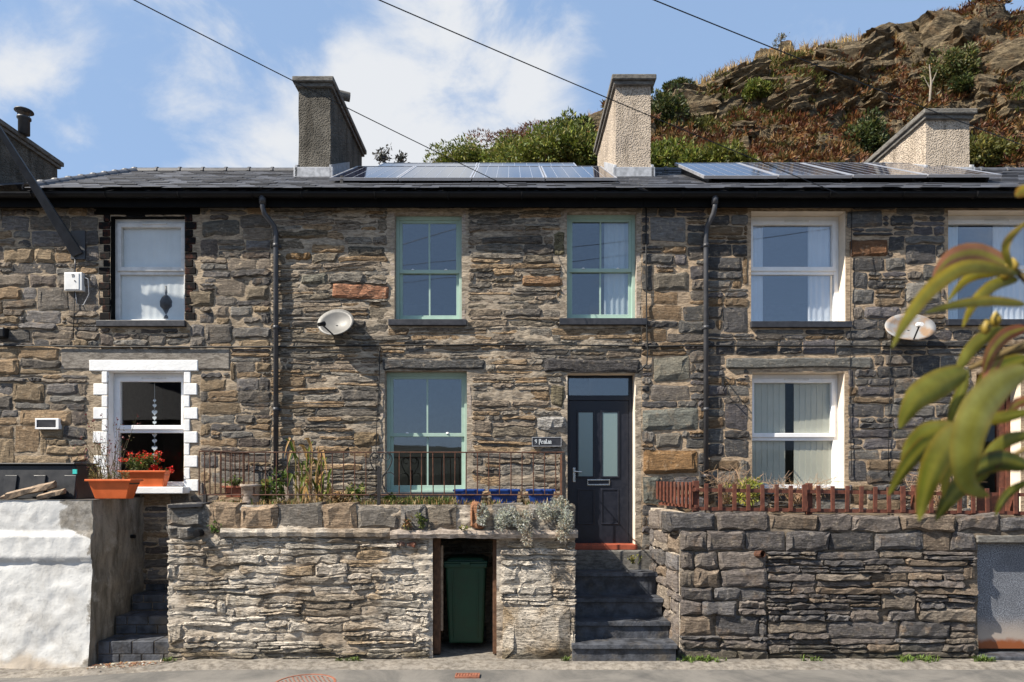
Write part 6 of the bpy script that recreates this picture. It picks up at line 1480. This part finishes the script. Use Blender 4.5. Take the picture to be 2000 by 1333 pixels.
CR = [(1470, 140, 1.6, 1.0, .9), (1440, 150, 1.3, .9, .9), (1345, 195, 1.6, 1.0, 1.6), (1375, 215, 1.4, 1.0, 1.5), (1430, 215, 1.0, .7, 1.0), (1500, 165, 1.2, .8, .7), (1545, 180, 1.6, .9, .7), (1600, 135, 1.6, 1.0, .9), (1665, 110, 2.2, 1.2, 1.3), (1705, 85, 1.5, 1.0, 1.4), (1755, 70, 1.7, 1.0, 1.6), (1800, 60, 1.4, 1.0, 1.7), (1855, 60, 1.7, 1.1, 1.9), (1870, 80, 1.5, 1.0, 1.5), (1930, 55, 1.6, 1.0, 1.4), (1985, 50, 1.5, 1.0, 1.3), (1640, 150, 1.6, 1.0, 1.0), (1690, 135, 1.6, 1.0, 1.1), (1720, 120, 1.1, .8, 1.2), (1560, 225, .8, .5, .8), (1600, 210, 1.0, .7, .7), (1640, 195, 1.0, .7, .7), (1730, 180, 1.2, .8, .8), (1800, 150, 1.0, .7, 1.1), (1960, 130, 1.5, 1.0, 1.5), (1985, 165, 1.3, .9, 1.3), (1930, 170, 1.0, .7, .9), (1525, 255, .6, .5, .8), (1730, 200, 1.0, .7, .7), (1900, 250, .7, .5, 1.0), (1915, 225, .8, .5, .9), (1610, 300, .8, .5, .7), (1690, 245, .8, .5, .6), (1980, 215, .9, .6, .9), (1450, 255, .8, .6, .6), (1560, 130, 1.2, .8, .6), (1410, 170, .9, .7, .6)]
for k, (px, py, a, b, c) in enumerate(CR):
    p = on_hill(px, py + 8); crag(p + Vector((0, .38 * b, (-.55 if py < 95 else -.15) * c)), a * (.98 if py < 125 else .8), b * .85, c * (.95 if py < 125 else .7), 200 + k)
# heather and grass cover, one mass each
g = random.Random(141); mb = MB(); HC = [(.12, .042, .018), (.15, .058, .022), (.08, .03, .017), (.19, .09, .03), (.13, .085, .028), (.075, .07, .02), (.24, .15, .06)]
for k in range(11000):
    px, py = g.uniform(1180, 2040), g.uniform(20, 345)
    X = (px - VX) / 36.0; sk = VY - (ztop(X * 36 / sH) - EYE) * sH if False else None
    Y = g.uniform(15, 31.5); kx = (D + Y) / F; X = (px - VX) * kx
    if N3(X * .25, Y * .35, 3) < -.36: continue
    p = Vector((X, Y, hz(X, Y) + .05)); r_ = g.uniform(.2, .5); cc = g.choice(HC)
    gr = N3(X * .12, Y * .15, 9)
    if gr > .25: cc = g.choice([(.09, .10, .025), (.12, .12, .03), (.16, .07, .03)])
    for q in range(13):
        d = rdir(g); d.z = abs(d.z); d.y -= .2; mb.leaf(p + d * r_ * .4, d + rdir(g) * .4, rdir(g), r_ * g.uniform(.4, .9), r_ * .22, col_(cc, g, .35))
tag(mb.build('heather', M['leaf'], None), 'brown heather covering the rocky hillside', 'heather', kind='stuff')
mb = MB()
for k in range(2600):
    px = g.uniform(820, 2060); Y = g.uniform(30.6, 32.6); X = (px - VX) * (D + Y) / F
    if N3(X * .3, 5) < -.25: continue
    tuft(mb, Vector((X, Y, hz(X, Y) - .05)), g, 5, g.uniform(.3, .75), [(.50, .37, .17), (.42, .29, .12), (.36, .24, .10)], .6, .018)
for k in range(700):
    px = g.uniform(1300, 1900); Y = g.uniform(26, 31); X = (px - VX) * (D + Y) / F
    if N3(X * .2, Y * .3, 12) < .05: continue
    tuft(mb, Vector((X, Y, hz(X, Y) - .05)), g, 5, g.uniform(.25, .5), [(.42, .31, .14), (.34, .22, .09)], .7, .018)
tag(mb.build('straw_grass', M['leaf'], None), 'pale straw grass along the crest of the hill', 'grass', kind='stuff')
# bushes on the slope
GB_ = [(.16, .20, .03), (.115, .155, .025), (.20, .22, .04), (.075, .105, .02), (.22, .21, .05)]
DK_ = [(.05, .075, .02), (.035, .055, .018), (.07, .09, .02), (.10, .10, .03)]
BU = [(898, 335, 17, 1.35, 1.7, GB_, 'rounded green bush at the left end of the row behind the solar panels'), (948, 338, 17, 1.2, 1.5, GB_, 'second green bush from the left behind the solar panels'), (1000, 335, 17.5, 1.3, 1.9, GB_, 'third green bush from the left behind the solar panels'),
      (1050, 335, 18, 1.5, 2.6, GB_, 'tall green bush behind the right part of the solar panels'), (1100, 335, 18.5, 1.5, 3.1, GB_, 'tallest green bush left of the buff chimney'), (1148, 335, 18, 1.3, 2.8, GB_, 'green bush partly hidden by the left edge of the buff chimney'), (1125, 262, 24, 1.2, 1.3, DK_, 'dark green bush on the skyline left of the buff chimney'),
      (1295, 345, 16, 1.2, 2.0, GB_, 'green bush right of the buff chimney'), (1345, 345, 16.5, 1.2, 1.8, GB_, 'green bush behind the left end of the right solar panels'), (1405, 345, 17, 1.3, 1.7, [(.13, .15, .025), (.17, .16, .03), (.1, .12, .02)], 'yellow green bush behind the right solar panels'),
      (1300, 245, 23, 1.0, 1.9, DK_, 'dark bush beside the cliff edge right of the buff chimney'), (1325, 178, 29, .7, .7, DK_, 'small dark bush on the skyline at the cliff edge'), (1475, 208, 26, .6, .9, GB_, 'bright green bush growing on the crag face'), (1690, 305, 19, 1.0, 1.6, DK_, 'dark green bush left of the short wide chimney'),
      (1865, 170, 27, 1.3, 2.6, [(.06, .085, .02), (.09, .10, .025), (.13, .11, .035)], 'tall dark green conifer like bush on the hill above the short chimney'), (1885, 205, 25, .9, .8, DK_, 'low green bush below the conifer like bush'), (1925, 330, 18, 1.2, 1.5, [(.12, .12, .03), (.16, .14, .03), (.08, .09, .02)], 'olive bush right of the short wide chimney'), (1990, 30, 32, 1.0, .9, [(.14, .14, .04), (.1, .11, .03)], 'low bush on the skyline at the right edge')]
for k, (px, py, Y, r_, h_, cols, l) in enumerate(BU):
    rp, hp = r_ * S(Y), h_ * S(Y); p = on_hill(px, py); q = S(p.y); rr_, hh_ = rp / q, hp / q
    bush('hill_bush', l, 'bush', p - Vector((0, 0, .15 * hh_)), rr_ * (1.0 if k < 10 else 1.15), rr_ * .8, hh_ * (.72 if k < 10 else 1.0), 5200, .17 * q / 30, .075 * q / 30, cols, 300 + k, 'leaf', 34)
bush('heather_clump', 'russet brown shrub on the skyline behind the green bushes', 'shrub', on_hill(1010, 282), 3.0, 1.2, 1.1, 4000, .2, .05, [(.16, .06, .03), (.12, .04, .025), (.2, .1, .04)], 340, clumps=18)
def sapling(px, py, Y, h, seed, label, cols):
    g = random.Random(seed); b = P(px, py, Y); t = thing('sapling', label, 'tree', b); mb = MB(); tp = b + Vector((g.uniform(-.2, .2), 0, h)); mb.tube([b - Vector((0, 0, 1.0)), b.lerp(tp, .5) + Vector((.1, 0, 0)), tp], [.05, .035, .012], 5, (.12, .10, .08, 1)); mb.build('trunk', M['bark'], t)
    mb = MB()
    for k in range(14):
        f = g.uniform(.3, 1); p = b.lerp(tp, f); q = p + Vector((g.uniform(-1, 1), g.uniform(-.5, .5), g.uniform(.1, .8))) * h * .4; mb.tube([p, q], [.015, .005], 3, (.14, .11, .09, 1))
        for l in range(16): mb.leaf(p.lerp(q, g.uniform(.3, 1.1)) + rdir(g) * .1, rdir(g), rdir(g), g.uniform(.08, .16), .06, col_(g.choice(cols), g))
    mb.build('crown', M['leaf'], t, kind='stuff')
sapling(1520, 104, 31.5, 1.1, 350, 'thin sapling on the skyline above the crag', [(.12, .13, .06), (.2, .16, .1)])
sapling(742, 332, 14, .6, 351, 'small bare sapling between the grey chimney and the solar panels', [(.1, .1, .09)]); sapling(775, 334, 14, .45, 352, 'tiny bare sapling right of the grey chimney', [(.1, .1, .09)])
mb = MB(); b = on_hill(1815, 205); g = random.Random(5)
mb.tube([b, b + Vector((.1, 0, 1.2)), b + Vector((0, 0, 2.2))], [.07, .05, .02], 6, (.32, .28, .23, 1)); mb.tube([b + Vector((.08, 0, 1.0)), b + Vector((.45, 0, 1.9))], [.035, .012], 5, (.32, .28, .23, 1)); mb.tube([b + Vector((.08, 0, .8)), b + Vector((-.3, 0, 1.5))], [.03, .012], 5, (.32, .28, .23, 1))
tag(mb.build('dead_tree', M['bark'], None), 'bare grey dead tree on the hill above the short wide chimney', 'tree')
# ------------------------------------------------------------------ the other side of the street (seen only mirrored in the panes)
OH_ = thing('opposite_house', 'stone house across the street behind the camera', 'house', (-14.5, -17, 0))
mb = MB(); mb.box(-22, -11.2, -20, -14.5, -.1, 4.3); mb.build('wall', M['mortar_garden'], OH_)
mb = MB(); i = [mb.v(p) for p in ((-22.3, -14.2, 4.2), (-10.9, -14.2, 4.2), (-10.9, -17.2, 6.2), (-22.3, -17.2, 6.2), (-22.3, -20.2, 4.2), (-10.9, -20.2, 4.2))]; mb.f(i[0], i[3], i[2], i[1]); mb.f(i[3], i[4], i[5], i[2]); mb.f(i[0], i[4], i[3]); mb.f(i[1], i[2], i[5]); mb.build('roof', M['slate'], OH_)
mb = MB(); mb.box(-14.5, -13.7, -17.9, -16.7, 5, 7.6); mb.build('chimney', M['pebble_grey'], OH_)
bankm = MB()
for j in range(9):
    for i in range(61): X = -60 + 2 * i; Y = -12 - j * 3.0; bankm.v((X, Y, -.1 if j == 0 else min(3.4, .9 + j * 1.2) + .5 * FR(X * .2, Y * .2, 4)))
for j in range(8):
    for i in range(60): a = j * 61 + i; bankm.f(a, a + 1, a + 62, a + 61)
t = NT('dark_hedge'); M['hedge'] = t.done(t.mix(t.ramp(t.noise(t.pos(), 3, 6), .3, .7), (.006, .009, .004, 1), (.02, .024, .01, 1)), .9)
bankm.build('bank', M['hedge'], None, (0, -20, 0), False, kind='structure')
